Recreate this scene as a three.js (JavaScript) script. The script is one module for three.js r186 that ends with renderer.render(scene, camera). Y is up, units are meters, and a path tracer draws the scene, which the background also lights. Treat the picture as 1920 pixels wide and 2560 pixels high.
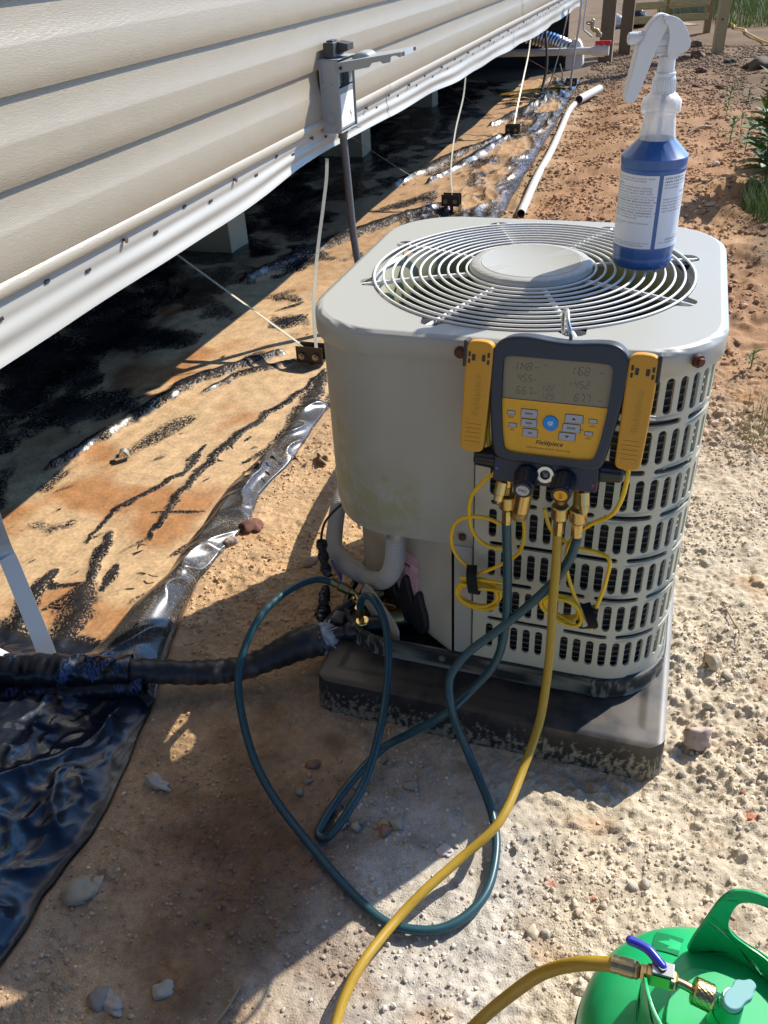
import * as THREE from 'three';
import { Sky } from 'three/addons/objects/Sky.js';
import { RoundedBoxGeometry } from 'three/addons/geometries/RoundedBoxGeometry.js';
import { mergeGeometries, mergeVertices, toCreasedNormals } from 'three/addons/utils/BufferGeometryUtils.js';
import { MarchingCubes } from 'three/addons/objects/MarchingCubes.js';
import { FontLoader } from 'three/addons/loaders/FontLoader.js';
import { TextGeometry } from 'three/addons/geometries/TextGeometry.js';

// ---------------------------------------------------------------- camera, sky, sun, exposure
const scene = new THREE.Scene();
const camera = new THREE.PerspectiveCamera(63.13, 768 / 1024, 0.02, 300);
camera.position.set(0, 1.15, 0);
camera.up.set(-0.13795, 0.82204, -0.55246);
camera.lookAt(-0.27928, 1.15 - 0.56745, -0.7746);
camera.updateMatrixWorld();
const SUN = new THREE.Vector3(0.444, 0.643, -0.624).normalize();
const sky = new Sky();
sky.name = 'sky'; sky.scale.setScalar(250); sky.userData.kind = 'structure';
Object.entries({ turbidity: 3.6, rayleigh: 0.7, mieCoefficient: 0.004, mieDirectionalG: 0.8 }).forEach(([k, v]) => { sky.material.uniforms[k].value = v; });
sky.material.uniforms.sunPosition.value.copy(SUN);
scene.add(sky);
scene.environmentIntensity = 0.26;
const sun = new THREE.DirectionalLight(new THREE.Color(1.0, 0.93, 0.81), 4.9);
sun.position.copy(SUN).multiplyScalar(20).add(new THREE.Vector3(0, 0, -2));
sun.target.position.set(0, 0, -2);
sun.castShadow = true;
Object.assign(sun.shadow.camera, { left: -14, right: 14, top: 14, bottom: -14, near: 0.5, far: 60 });
sun.shadow.mapSize.set(4096, 4096);
scene.add(sun, sun.target);
const renderer = new THREE.WebGLRenderer({ antialias: true });
renderer.setSize(768, 1024);
renderer.toneMapping = THREE.LinearToneMapping;
renderer.toneMappingExposure = 1.45;
renderer.shadowMap.enabled = true;

// ---------------------------------------------------------------- helpers
const V3 = (x, y, z) => new THREE.Vector3(x, y, z);
const clamp = (x, a = 0, b = 1) => Math.min(b, Math.max(a, x));
const lerp = (a, b, t) => a + (b - a) * t;
const sstep = (a, b, x) => { const t = clamp((x - a) / (b - a)); return t * t * (3 - 2 * t); };
function rng(seed) { let a = seed >>> 0; return () => { a = (a + 0x6D2B79F5) | 0; let t = Math.imul(a ^ (a >>> 15), 1 | a); t = (t + Math.imul(t ^ (t >>> 7), 61 | t)) ^ t; return ((t ^ (t >>> 14)) >>> 0) / 4294967296; }; }
const PERM = new Uint8Array(512); { const r = rng(77); const p = [...Array(256).keys()]; for (let i = 255; i > 0; i--) { const j = Math.floor(r() * (i + 1)); [p[i], p[j]] = [p[j], p[i]]; } for (let i = 0; i < 512; i++) PERM[i] = p[i & 255]; }
const GX = new Float32Array(256), GY = new Float32Array(256); for (let i = 0; i < 256; i++) { GX[i] = Math.cos(i * 2.39996); GY[i] = Math.sin(i * 2.39996); }
function n2(x, y) {                                    // gradient noise, about -0.7 .. 0.7
  const xi = Math.floor(x), yi = Math.floor(y), fx = x - xi, fy = y - yi, X = xi & 255, Y = yi & 255;
  const u = fx * fx * fx * (fx * (fx * 6 - 15) + 10), v = fy * fy * fy * (fy * (fy * 6 - 15) + 10);
  const a = PERM[PERM[X] + Y], b = PERM[PERM[X + 1] + Y], c = PERM[PERM[X] + Y + 1], d = PERM[PERM[X + 1] + Y + 1];
  const na = GX[a] * fx + GY[a] * fy, nb = GX[b] * (fx - 1) + GY[b] * fy, nc = GX[c] * fx + GY[c] * (fy - 1), nd = GX[d] * (fx - 1) + GY[d] * (fy - 1);
  return (na + (nb - na) * u) + ((nc + (nd - nc) * u) - (na + (nb - na) * u)) * v;
}
function fbm(x, y, o = 4) { let s = 0, a = 1, f = 1; for (let i = 0; i < o; i++) { s += a * n2(x * f + i * 17.3, y * f - i * 9.1); a *= 0.5; f *= 2.03; } return s; }
function cell(x, y) {                                  // distance to the nearest scattered point, and that cell's random value
  const xi = Math.floor(x), yi = Math.floor(y); let best = 9, id = 0;
  for (let j = -1; j < 2; j++) for (let i = -1; i < 2; i++) {
    const h = PERM[PERM[(xi + i) & 255] + ((yi + j) & 255)], k = PERM[h + 91];
    const dx = xi + i + h / 255 - x, dy = yi + j + k / 255 - y, d = dx * dx + dy * dy;
    if (d < best) { best = d; id = PERM[h + 33] / 255; }
  }
  return [Math.sqrt(best), id];
}
function table(pairs) { return (x) => { if (x <= pairs[0][0]) return pairs[0][1]; for (let i = 1; i < pairs.length; i++) if (x <= pairs[i][0]) return lerp(pairs[i - 1][1], pairs[i][1], (x - pairs[i - 1][0]) / (pairs[i][0] - pairs[i - 1][0])); return pairs[pairs.length - 1][1]; }; }
function mat(rgb, rough = 0.6, o = {}) { return new THREE.MeshPhysicalMaterial({ color: new THREE.Color().setRGB(...rgb), roughness: rough, side: THREE.DoubleSide, ...o }); }
const used = {};
function numbered(n) { used[n] = (used[n] ?? -1) + 1; return used[n] ? n + '_' + String(used[n]).padStart(3, '0') : n; }
function clean(g) { g = g.index ? g.toNonIndexed() : g.clone(); for (const k of Object.keys(g.attributes)) if (!['position', 'normal', 'uv', 'color'].includes(k)) g.deleteAttribute(k); if (!g.attributes.uv) g.setAttribute('uv', new THREE.BufferAttribute(new Float32Array(g.attributes.position.count * 2), 2)); g.morphAttributes = {}; return g; }
function merge(list) { list = [list].flat(); if (list.length === 1) return list[0]; const col = list.some((g) => g.attributes.color); return mergeGeometries(list.map((g) => { g = clean(g); if (!col) g.deleteAttribute('color'); g.clearGroups(); return g; })); }
function obj(name, geo, m, parent) { const o = new THREE.Mesh(merge(geo), m); o.castShadow = o.receiveShadow = true; if (parent) { o.name = name; parent.add(o); } else { o.name = numbered(name); scene.add(o); } return o; }
function tag(o, label, category, group) { if (label) o.userData.label = label; if (category) o.userData.category = category; if (group) o.userData.group = group; return o; }
function thing(name, label, category, p = [0, 0, 0], turn = 0, group) { const o = new THREE.Group(); o.name = numbered(name); o.position.set(...p); o.rotation.y = turn; scene.add(o); return tag(o, label, category, group); }
function struct(name, geo, m) { const o = obj(name, geo, m); o.userData.kind = 'structure'; return o; }
const at = (g, x, y, z) => g.translate(x, y, z);
const bx = (w, h, d, x = 0, y = 0, z = 0, r = 0.002, s = 2) => new RoundedBoxGeometry(w, h, d, s, Math.min(r, w * 0.49, h * 0.49, d * 0.49)).translate(x, y, z);
const cyl = (r1, r2, h, x = 0, y = 0, z = 0, n = 24) => new THREE.CylinderGeometry(r1, r2, h, n).translate(x, y, z);
const lathe = (pts, n = 40) => { const g = new THREE.LatheGeometry(pts.map(([r, y]) => new THREE.Vector2(Math.max(r, 1e-5), y)), n); return toCreasedNormals(g, n < 14 ? 0.3 : 0.5); };
function curve(pts, closed = false) { return new THREE.CatmullRomCurve3(pts.map((p) => V3(...p)), closed, 'centripetal'); }
function tube(pts, r, seg, rad = 10, closed = false, caps = true) {
  const c = pts.isCurve || pts.getPoint ? pts : curve(pts, closed); seg = seg || Math.max(8, Math.round(c.getLength() / Math.max(r * 1.2, 0.004)));
  const out = [new THREE.TubeGeometry(c, Math.min(seg, 400), r, rad, closed)];
  if (caps && !closed) for (const t of [0, 1]) { const p = c.getPoint(t); out.push(new THREE.SphereGeometry(r, rad, 6).translate(p.x, p.y, p.z)); }
  return merge(out);
}
function rod(a, b, r1, r2 = r1, n = 16) { const A = V3(...a), B = V3(...b), d = B.clone().sub(A), g = new THREE.CylinderGeometry(r2, r1, d.length(), n); g.applyQuaternion(new THREE.Quaternion().setFromUnitVectors(V3(0, 1, 0), d.clone().normalize())); return g.translate((A.x + B.x) / 2, (A.y + B.y) / 2, (A.z + B.z) / 2); }
function along(g, a, b) { const A = V3(...a), d = V3(...b).sub(A).normalize(); g.applyQuaternion(new THREE.Quaternion().setFromUnitVectors(V3(0, 1, 0), d)); return g.translate(A.x, A.y, A.z); } // a thing built up the y axis, laid from a towards b
function band(pts, w, t, side = [1, 0, 0], seg = 0) {     // a flat strap swept along points
  const c = pts.length > 2 ? curve(pts) : null, n = seg || (c ? pts.length * 6 : 4), S0 = V3(...side).normalize(), P = [], I = [];
  for (let i = 0; i <= n; i++) {
    const u = i / n, p = c ? c.getPoint(u) : V3(...pts[0]).lerp(V3(...pts[1]), u), T = c ? c.getTangent(u) : V3(...pts[1]).sub(V3(...pts[0])).normalize();
    const s = S0.clone().addScaledVector(T, -S0.dot(T)).normalize(), nn = new THREE.Vector3().crossVectors(T, s);
    for (const [a, b] of [[1, 1], [-1, 1], [-1, -1], [1, -1]]) P.push(p.clone().addScaledVector(s, a * w / 2).addScaledVector(nn, b * t / 2).toArray());
  }
  for (let i = 0; i < n; i++) for (let k = 0; k < 4; k++) { const a = i * 4 + k, b = i * 4 + (k + 1) % 4, d = a + 4, e = b + 4; I.push(a, b, d, b, e, d); }
  I.push(0, 2, 1, 0, 3, 2); const l = n * 4; I.push(l, l + 1, l + 2, l, l + 2, l + 3);
  const g = new THREE.BufferGeometry(); g.setAttribute('position', new THREE.Float32BufferAttribute(P.flat(), 3)); g.setIndex(I);
  const q = g.toNonIndexed(); q.computeVertexNormals(); return q;
}
function surf(nu, nv, f, col) {                        // a grid surface; f(u, v) gives a point, uv in metres if it returns 5 numbers
  const P = new Float32Array((nu + 1) * (nv + 1) * 3), UV = new Float32Array((nu + 1) * (nv + 1) * 2), C = col ? new Float32Array((nu + 1) * (nv + 1) * 3) : null, I = new Uint32Array(nu * nv * 6); let k = 0;
  for (let j = 0; j <= nv; j++) for (let i = 0; i <= nu; i++, k++) { const q = f(i / nu, j / nv, i, j); P.set(q.slice(0, 3), k * 3); UV[k * 2] = q.length > 3 ? q[3] : i / nu; UV[k * 2 + 1] = q.length > 3 ? q[4] : j / nv; if (C) C.set(col(q, i, j), k * 3); }
  k = 0; for (let j = 0; j < nv; j++) for (let i = 0; i < nu; i++) { const a = j * (nu + 1) + i; I[k++] = a; I[k++] = a + nu + 1; I[k++] = a + 1; I[k++] = a + 1; I[k++] = a + nu + 1; I[k++] = a + nu + 2; }
  const g = new THREE.BufferGeometry(); g.setAttribute('position', new THREE.BufferAttribute(P, 3)); g.setAttribute('uv', new THREE.BufferAttribute(UV, 2)); if (C) g.setAttribute('color', new THREE.BufferAttribute(C, 3)); g.setIndex(new THREE.BufferAttribute(I, 1)); g.computeVertexNormals(); return g;
}
function shapeOf(pts) { const s = new THREE.Shape(); pts.forEach(([x, y], i) => i ? s.lineTo(x, y) : s.moveTo(x, y)); s.closePath(); return s; }
function smoothShape(pts) { const s = new THREE.Shape(); const n = pts.length; const m = (i) => [(pts[i % n][0] + pts[(i + 1) % n][0]) / 2, (pts[i % n][1] + pts[(i + 1) % n][1]) / 2]; s.moveTo(...m(0)); for (let i = 1; i <= n; i++) s.quadraticCurveTo(...pts[i % n], ...m(i)); return s; }
function rrect(w, h, r, n = 8) { const p = []; for (const [cx, cy, a0] of [[w / 2 - r, h / 2 - r, 0], [-w / 2 + r, h / 2 - r, 1], [-w / 2 + r, -h / 2 + r, 2], [w / 2 - r, -h / 2 + r, 3]]) for (let i = 0; i <= n; i++) { const a = (a0 + i / n) * Math.PI / 2; p.push([cx + r * Math.cos(a), cy + r * Math.sin(a)]); } return p; }
function extr(shape, depth, bevel = 0.001, o = {}) { return new THREE.ExtrudeGeometry(shape, { depth, bevelEnabled: bevel > 0, bevelThickness: bevel, bevelSize: bevel, bevelSegments: 2, curveSegments: 10, ...o }); }
function planarUV(g, x0, y0, w, h) { const p = g.attributes.position, uv = new Float32Array(p.count * 2); for (let i = 0; i < p.count; i++) { uv[i * 2] = (p.getX(i) - x0) / w; uv[i * 2 + 1] = (p.getY(i) - y0) / h; } g.setAttribute('uv', new THREE.BufferAttribute(uv, 2)); return g; }
function dataTex(w, h, f, srgb, wrap = true) { const d = new Uint8Array(w * h * 4); const c = [0, 0, 0]; for (let j = 0; j < h; j++) for (let i = 0; i < w; i++) { f(i, j, c); const k = (j * w + i) * 4; d[k] = clamp(c[0]) * 255; d[k + 1] = clamp(c[1]) * 255; d[k + 2] = clamp(c[2]) * 255; d[k + 3] = 255; } const t = new THREE.DataTexture(d, w, h, THREE.RGBAFormat); t.magFilter = THREE.LinearFilter; t.minFilter = THREE.LinearMipmapLinearFilter; t.generateMipmaps = true; if (wrap) t.wrapS = t.wrapT = THREE.RepeatWrapping; if (srgb) t.colorSpace = THREE.SRGBColorSpace; t.needsUpdate = true; return t; }
const toS = (x) => x <= 0.0031308 ? x * 12.92 : 1.055 * Math.pow(x, 1 / 2.4) - 0.055;
function canvasTex(w, h, draw) { const c = document.createElement('canvas'); c.width = w; c.height = h; draw(c.getContext('2d'), w, h); const t = new THREE.CanvasTexture(c); t.colorSpace = THREE.SRGBColorSpace; return t; }
// noise that tiles: blends four shifted samples
function tileN(f, x, y, P) { const u = x / P, v = y / P; return f(x, y) * (1 - u) * (1 - v) + f(x - P, y) * u * (1 - v) + f(x, y - P) * (1 - u) * v + f(x - P, y - P) * u * v; }
function paint(g, f) { const p = g.attributes.position, n = g.attributes.normal, c = new Float32Array(p.count * 3); for (let i = 0; i < p.count; i++) c.set(f(p.getX(i), p.getY(i), p.getZ(i), n.getX(i), n.getY(i), n.getZ(i)), i * 3); g.setAttribute('color', new THREE.BufferAttribute(c, 3)); return g; }
const mix3 = (a, b, t) => [lerp(a[0], b[0], t), lerp(a[1], b[1], t), lerp(a[2], b[2], t)];
function rock(r, seed, flat = 0.7, detail = 2, rough = 0.35) { const g = mergeVertices(new THREE.IcosahedronGeometry(1, detail).deleteAttribute('normal').deleteAttribute('uv')), p = g.attributes.position, q = rng(seed), o = q() * 50; const pl = []; for (let i = 0; i < 6; i++) { const a = q() * 6.28, z = q() * 2 - 1, s = Math.sqrt(1 - z * z); pl.push([s * Math.cos(a), z, s * Math.sin(a), 0.62 + q() * 0.3]); } for (let i = 0; i < p.count; i++) { let x = p.getX(i), y = p.getY(i), z = p.getZ(i); let k = 1 + rough * (n2(x * 1.3 + o, y * 1.3 + z * 1.7) + 0.5 * n2(x * 3.1 + z * 2 + o, y * 3.3 - z)); for (const a of pl) { const d = x * a[0] + y * a[1] + z * a[2]; if (d * k > a[3]) k = a[3] / d; } p.setXYZ(i, x * k * r, y * k * r * flat, z * k * r * (0.75 + 0.2 * Math.sin(o))); } g.computeVertexNormals(); return detail > 1 ? g : toCreasedNormals(g, 0.6); }

// ---------------------------------------------------------------- the lie of the land
const edgeX = table([[-9, -1.0], [-8.3, -0.95], [-6.4, -0.87], [-4.1, -0.8], [-3, -0.86], [-2.05, -0.904], [-1.6, -0.912], [-1.34, -0.893], [-1.14, -0.872], [-0.95, -0.82], [-0.86, -0.785], [-0.6, -0.742], [-0.49, -0.752], [-0.38, -0.742], [0.2, -0.72]]);
const sheetEdge = (z) => edgeX(z) + 0.012 * n2(z * 5.1, 3.3) + 0.006 * n2(z * 17, 8.1);
function lowH(x, z) {
  let h = 0.012 * n2(x * 1.7 + 3, z * 1.7) + 0.006 * n2(x * 4.3, z * 4.3 + 7);
  const far = sstep(-2.0, -4.5, z), rt = sstep(-0.72, -0.35, x);
  h += far * rt * (0.05 + 0.035 * n2(x * 0.9, z * 0.8));             // the bank of dug earth beyond the unit
  const pad = sstep(0.14, 0, Math.max(Math.abs(x + 0.195) - 0.33, Math.abs(z + 1.3) - 0.38, 0));
  return lerp(h, -0.004, pad);
}
function clumpAmp(x, z) {
  let a = 0.8 + 0.65 * sstep(-0.2, 0.1, x) * sstep(-2.6, -2.2, z) + 0.5 * sstep(-2, -3, z);
  a *= 0.65 + 0.7 * clamp(0.5 + n2(x * 2.2 + 9, z * 2.2));
  if (z > -0.72 && x < -0.3) a *= 0.9;
  return a;
}
function crumbs(x, z, k) {                              // half-buried lumps of several sizes, sparse and uneven
  if (k <= 0) return 0; let h = 0; const wx = 0.5 * n2(x * 75, z * 75), wz = 0.5 * n2(x * 75 + 9, z * 75), dens = 0.5 + 1.3 * n2(x * 3.7 + 2, z * 3.7);
  for (const [f, thr, a] of [[26, 0.93, 0.5], [47, 0.74, 0.6], [78, 0.5, 0.6]]) { const [d, i] = cell(x * f + wx * f / 43 + f, z * f + wz * f / 43 - f); if (i < thr - 0.25 * dens) continue; const r = 0.22 + 0.24 * ((i * 37) % 1), q = 1 - (d / r) * (d / r); if (q > 0) h = Math.max(h, Math.min(Math.sqrt(q), 0.72) * r / f * a); }
  return h * k;
}
const zStep = (z) => 0.0036 + 0.0135 * Math.max(0, -2.3 - z, z + 0.3);
function clumpH(x, z, fine) {
  const sp_ = zStep(z), f46 = sstep(0.011, 0.006, sp_), f19 = sstep(0.03, 0.014, sp_), f9 = sstep(0.06, 0.03, sp_), f4 = sstep(0.14, 0.07, sp_);
  const w = n2(x * 14, z * 14) * 0.35, [d1, i1] = cell(x * 46 + w * 3, z * 46 - w * 2);
  const a = clumpAmp(x, z);
  let h = 0.0045 * f19 * fbm(x * 19 + 4, z * 19, f46 > 0.5 ? 3 : 1) + crumbs(x, z, f46);
  const sp = clamp(0.5 + 1.4 * n2(x * 5 + 31, z * 5));                 // crumbly patches between trodden ones
  if (fine) { const [d2, i2] = cell(x * 105 + 7 + 2.2 * n2(x * 60, z * 60), z * 105 + w * 2 + 2.2 * n2(x * 60 + 9, z * 60)); h += f46 * (0.0034 * Math.max(0, 0.5 - d2) * (0.25 + i2) * sp + 0.0022 * n2(x * 95, z * 95) + 0.0016 * n2(x * 170, z * 170) + 0.003 * sp * Math.abs(n2(x * 48, z * 48))); }
  else h += 0.02 * f9 * Math.max(0, fbm(x * 9, z * 9, f19 > 0.5 ? 3 : 1)) + 0.014 * f4 * fbm(x * 4, z * 4, f9 > 0.5 ? 3 : 1);
  return h * a;
}
function groundY(x, z) { const s = sheetEdge(z) - x; const k = sstep(0.0, -0.05, s); const fine = z > -2.5 && z < 0.3; const dug = sstep(-2.1, -3.4, z); return lowH(x, z) + (clumpH(x, z, fine) + dug * clumpH(x * 0.5, z * 0.5, false) * 0.9) * k - 0.014 * sstep(-0.012, 0.012, s) * (z < 0.25 && z > -8.6 ? 1 : 0); }
const SAND = [0.54, 0.355, 0.195], PALE = [0.57, 0.475, 0.345], GREY = [0.52, 0.475, 0.41], BROWN = [0.20, 0.115, 0.062], RED = [0.36, 0.20, 0.105], DARK = [0.17, 0.125, 0.085], OCHRE = [0.42, 0.22, 0.09];
function groundCol(x, z) {
  let c = mix3(SAND, PALE, sstep(-0.62, -0.2, x + 0.15 * n2(x * 3, z * 3)) );
  c = mix3(c, PALE, 0.8 * sstep(0.02, 0.14, x) * sstep(-2.4, -1.9, z));
  c = mix3(c, GREY, 0.85 * sstep(-0.95, -0.75, z) * sstep(-0.45, -0.3, x + 0.1 * n2(x * 6, z * 6)) * sstep(0.0, -0.1, x));
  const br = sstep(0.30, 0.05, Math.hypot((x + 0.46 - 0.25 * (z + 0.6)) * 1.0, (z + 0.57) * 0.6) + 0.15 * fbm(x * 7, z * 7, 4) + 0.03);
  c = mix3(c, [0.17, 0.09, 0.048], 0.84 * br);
  c = mix3(c, [0.40, 0.29, 0.20], 0.6 * sstep(-0.6, -0.7, x) * sstep(-0.6, -0.5, z));
  const far = sstep(-1.75, -2.6, z + 0.25 * n2(x * 3, z * 3));
  c = mix3(c, RED, far * 0.93);
  c = mix3(c, [0.42, 0.27, 0.15], far * 0.6 * sstep(0.1, 0.5, n2(x * 1.4, z * 0.9) + 0.2));
  c = mix3(c, [0.44, 0.30, 0.17], far * sstep(-0.62, -0.78, x + 0.06 * n2(z * 4, x)) * 0.7);
  c = mix3(c, DARK, 0.85 * sstep(-6.6, -9.0, z + 1.6 * n2(x * 1.1, z * 1.1) - 1.2 * sstep(0.1, 0.6, x)));
  c = mix3(c, [0.13, 0.095, 0.065], 0.7 * sstep(0.25, 0.42, x + 0.16 * n2(x * 4, z * 2.2)) * sstep(-2.6, -3.4, z) * sstep(-5.9, -4.4, z) );
  c = mix3(c, OCHRE, 0.5 * sstep(0.3, 0.55, n2(x * 9 + 5, z * 9)) * (z > -2.4 ? 1 : 0.5));
  c = mix3(c, BROWN, 0.5 * sstep(0.28, 0.6, n2(x * 13 + 50, z * 13)));
  const sq = zStep(z), t = 1.06 + 0.3 * sstep(0.08, 0.02, sq) * fbm(x * 16, z * 16, sq < 0.012 ? 3 : 1) + 0.22 * sstep(0.012, 0.005, sq) * n2(x * 70, z * 70) + 0.25 * fbm(x * 2.4, z * 2.4, 2) * sstep(-2, -4, z);
  for (const [rx, rz, rr] of [[0.244, -0.911, 0.016], [-0.033, -0.718, 0.01], [0.027, -0.71, 0.007]]) c = mix3(c, [0.5, 0.12, 0.05], 0.75 * sstep(rr, 0.2 * rr, Math.hypot(x - rx, z - rz) + 0.5 * rr * n2(x * 160, z * 160)));
  return [c[0] * t, c[1] * t, c[2] * t];
}
const grainTex = dataTex(1024, 1024, (i, j, c) => { const x = i / 1024 * 128, y = j / 1024 * 128; const r = (PERM[(i * 7 + PERM[j & 255]) & 255] / 255 + PERM[(j * 13 + PERM[(i + 40) & 255]) & 255] / 255) / 2; const v = 0.8 + 0.34 * tileN((a, b) => n2(a, b), x, y, 128) + 0.22 * tileN((a, b) => n2(a * 0.33 + 9, b * 0.33), x, y, 128) + 0.18 * (r - 0.5); const h = tileN((a, b) => n2(a * 0.5 + 70, b * 0.5), x, y, 128); c[0] = v + 0.06 * h; c[1] = v; c[2] = v - 0.09 * h; }, false);
grainTex.repeat.set(3.2, 3.2);
const grainBump = dataTex(1024, 1024, (i, j, c) => { const x = i / 1024 * 128, y = j / 1024 * 128; const v = 0.5 + 0.4 * tileN((a, b) => n2(a, b), x, y, 128) + 0.35 * tileN((a, b) => n2(a * 0.4, b * 0.4 + 5), x, y, 128); c[0] = c[1] = c[2] = v; }, false);
grainBump.repeat.set(3.2, 3.2);
{
  const lines = (dense0, dense1, step, lo, hi, grow) => { const a = []; for (let v = dense0; v <= dense1 + 1e-9; v += step) a.push(v); let s = step, v = dense0; const pre = []; while (v > lo) { s *= grow; v -= s; pre.unshift(Math.max(v, lo)); } s = step; v = dense1; while (v < hi) { s *= grow; v += s; a.push(Math.min(v, hi)); } return pre.concat(a); };
  const xs = lines(-0.95, 0.42, 0.0034, -90, 90, 1.055), zs = lines(-2.3, -0.3, 0.0036, -170, 40, 1.0135);
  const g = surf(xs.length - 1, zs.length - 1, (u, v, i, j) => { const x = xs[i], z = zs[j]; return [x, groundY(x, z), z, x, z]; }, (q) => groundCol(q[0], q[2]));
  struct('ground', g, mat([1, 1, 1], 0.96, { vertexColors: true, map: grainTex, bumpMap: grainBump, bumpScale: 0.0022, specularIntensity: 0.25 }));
}
// ---------------------------------------------------------------- black plastic ground sheet, dusted with sand
const RIDGES = [
  [[[-1.002, -2.284], [-1.012, -2.113], [-1.094, -1.8], [-1.101, -1.598], [-1.089, -1.456], [-1.065, -1.317]], 0.014, 0.004],
  [[[-1.153, -1.746], [-1.138, -1.589]], 0.014, 0.002],
  [[[-0.989, -2.252], [-0.954, -2.011], [-0.935, -1.838], [-0.94, -1.712], [-0.945, -1.578]], 0.036, 0.006],
  [[[-1.14, -1.62], [-1.166, -1.52], [-1.219, -1.407], [-1.213, -1.269]], 0.011, 0.003],
  [[[-1.177, -1.322], [-1.143, -1.214], [-1.11, -1.129]], 0.017, 0.006],
  [[[-1.11, -1.129], [-1.071, -1.03], [-1.05, -0.95]], 0.04, 0.008],
  [[[-1.081, -1.213], [-1.065, -1.125]], 0.012, 0.002],
  [[[-1.218, -1.16], [-1.212, -1.062], [-1.169, -0.939]], 0.024, 0.006],
  [[[-1.189, -2.374], [-1.303, -2.219], [-1.382, -2.097], [-1.454, -1.771], [-1.5, -1.537]], 0.03, 0.022],
  [[[-1.12, -2.33], [-1.25, -2.20], [-1.31, -2.05]], 0.02, 0.012],
  [[[-0.997, -1.454], [-1.117, -1.414]], 0.008, 0.002],
  [[[-1.12, -1.135], [-1.18, -1.11], [-1.2, -1.13]], 0.010, 0.003],
  [[[-1.06, -4.3], [-1.3, -3.9], [-1.5, -3.5], [-1.62, -3.0]], 0.05, 0.03],
  [[[-1.1, -6.0], [-1.35, -5.3], [-1.5, -4.6]], 0.05, 0.03],
  [[[-1.1, -5.9], [-1.22, -5.2], [-1.32, -4.7]], 0.04, 0.03],
  [[[-0.93, -7.9], [-1.15, -7.0], [-1.3, -6.3]], 0.06, 0.03],
];
function ridgeAt(x, z) { x += 0.014 * n2(x * 16, z * 16) + 0.006 * n2(x * 45, z * 45 + 3); z += 0.02 * n2(x * 9 + 7, z * 9);                              // nearest fold: how deep inside it this point is (1 on the crest), and its height
  let k = 0, h = 0;
  for (const [pts, w, hh] of RIDGES) for (let i = 1; i < pts.length; i++) {
    const [ax, az] = pts[i - 1], [bx_, bz] = pts[i], dx = bx_ - ax, dz = bz - az, L = dx * dx + dz * dz;
    const t = clamp(((x - ax) * dx + (z - az) * dz) / L), px = x - ax - t * dx, pz = z - az - t * dz;
    const along_ = (i - 1 + t) / (pts.length - 1), ww = w * (0.35 + 0.8 * Math.sin(Math.PI * clamp(along_ * 0.86 + 0.1)));
    const d = Math.hypot(px, pz) / ww; if (d < 1.6) { k = Math.max(k, 1.6 - d); h = Math.max(h, hh * Math.exp(-d * d * 1.4)); }
  }
  return [k, h];
}
function sheetH(x, z) {
  const a = sheetEdge(z) - x, far = sstep(-2.6, -3.6, z);
  const rx = x + 0.5 * (z + 1), q = n2(rx * 7 + 3, (z - x * 0.4) * 1.6), q2 = n2(rx * 19, (z - x * 0.3) * 5 + 4);
  let h = 0.006 + 0.005 * Math.abs(q) + 0.0018 * q2 + ridgeAt(x, z)[1];
  const shade = sstep(-1.45, -1.75, x);
  h += shade * 0.035 * Math.pow(clamp(0.5 + n2(x * 2.2 - z * 0.5, z * 1.2 + 5)), 2) + shade * 0.014 * Math.abs(n2(x * 8, z * 3));
  const crumple = 0.62 * far * sstep(0.6, 0.12, a);
  const c1 = 1 - Math.abs(n2(x * 6.5, z * 3.1)) * 2, c2 = 1 - Math.abs(n2(x * 13 + 4, z * 7)) * 2;
  h += crumple * (0.035 * Math.pow(clamp(c1), 3) + 0.02 * Math.pow(clamp(c2), 3));
  const near = sstep(-0.98, -0.86, z);                                // the clean flap in front: long soft folds fanning out
  const fx = Math.atan2(x + 1.0, z + 1.15);
  h += near * (0.011 * (0.5 + 0.5 * Math.sin(fx * 9 + 2 * n2(x * 3, z * 3))) + 0.012 * Math.pow(clamp(1 - Math.abs(n2(x * 4 + z * 2, z * 2.4)) * 2.6), 4) + 0.005 * Math.pow(clamp(1 - Math.abs(n2(x * 9 - z * 5, z * 6)) * 3), 3) + 0.0042 * Math.pow(clamp(1 - Math.abs(n2(x * 17 + z * 9, z * 13 - x * 6)) * 3.4), 2) + 0.0022 * Math.pow(clamp(1 - Math.abs(n2(x * 31 - z * 12, z * 27 + x * 9)) * 3.2), 2));
  h += 0.085 * sstep(-0.80, -0.66, z) * sstep(0.0, 0.26, a) * sstep(0.75, 0.3, a) * (0.75 + 0.5 * n2(z * 3.3, x * 2)); h += near * 0.05 * Math.exp(-Math.pow((x + 1.02) / 0.12, 2) - Math.pow((z + 0.83) / 0.09, 2));
  h *= sstep(-0.004, 0.05, a) * 0.92 + 0.08;
  return lowH(x, z) - 0.001 + h;
}
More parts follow.
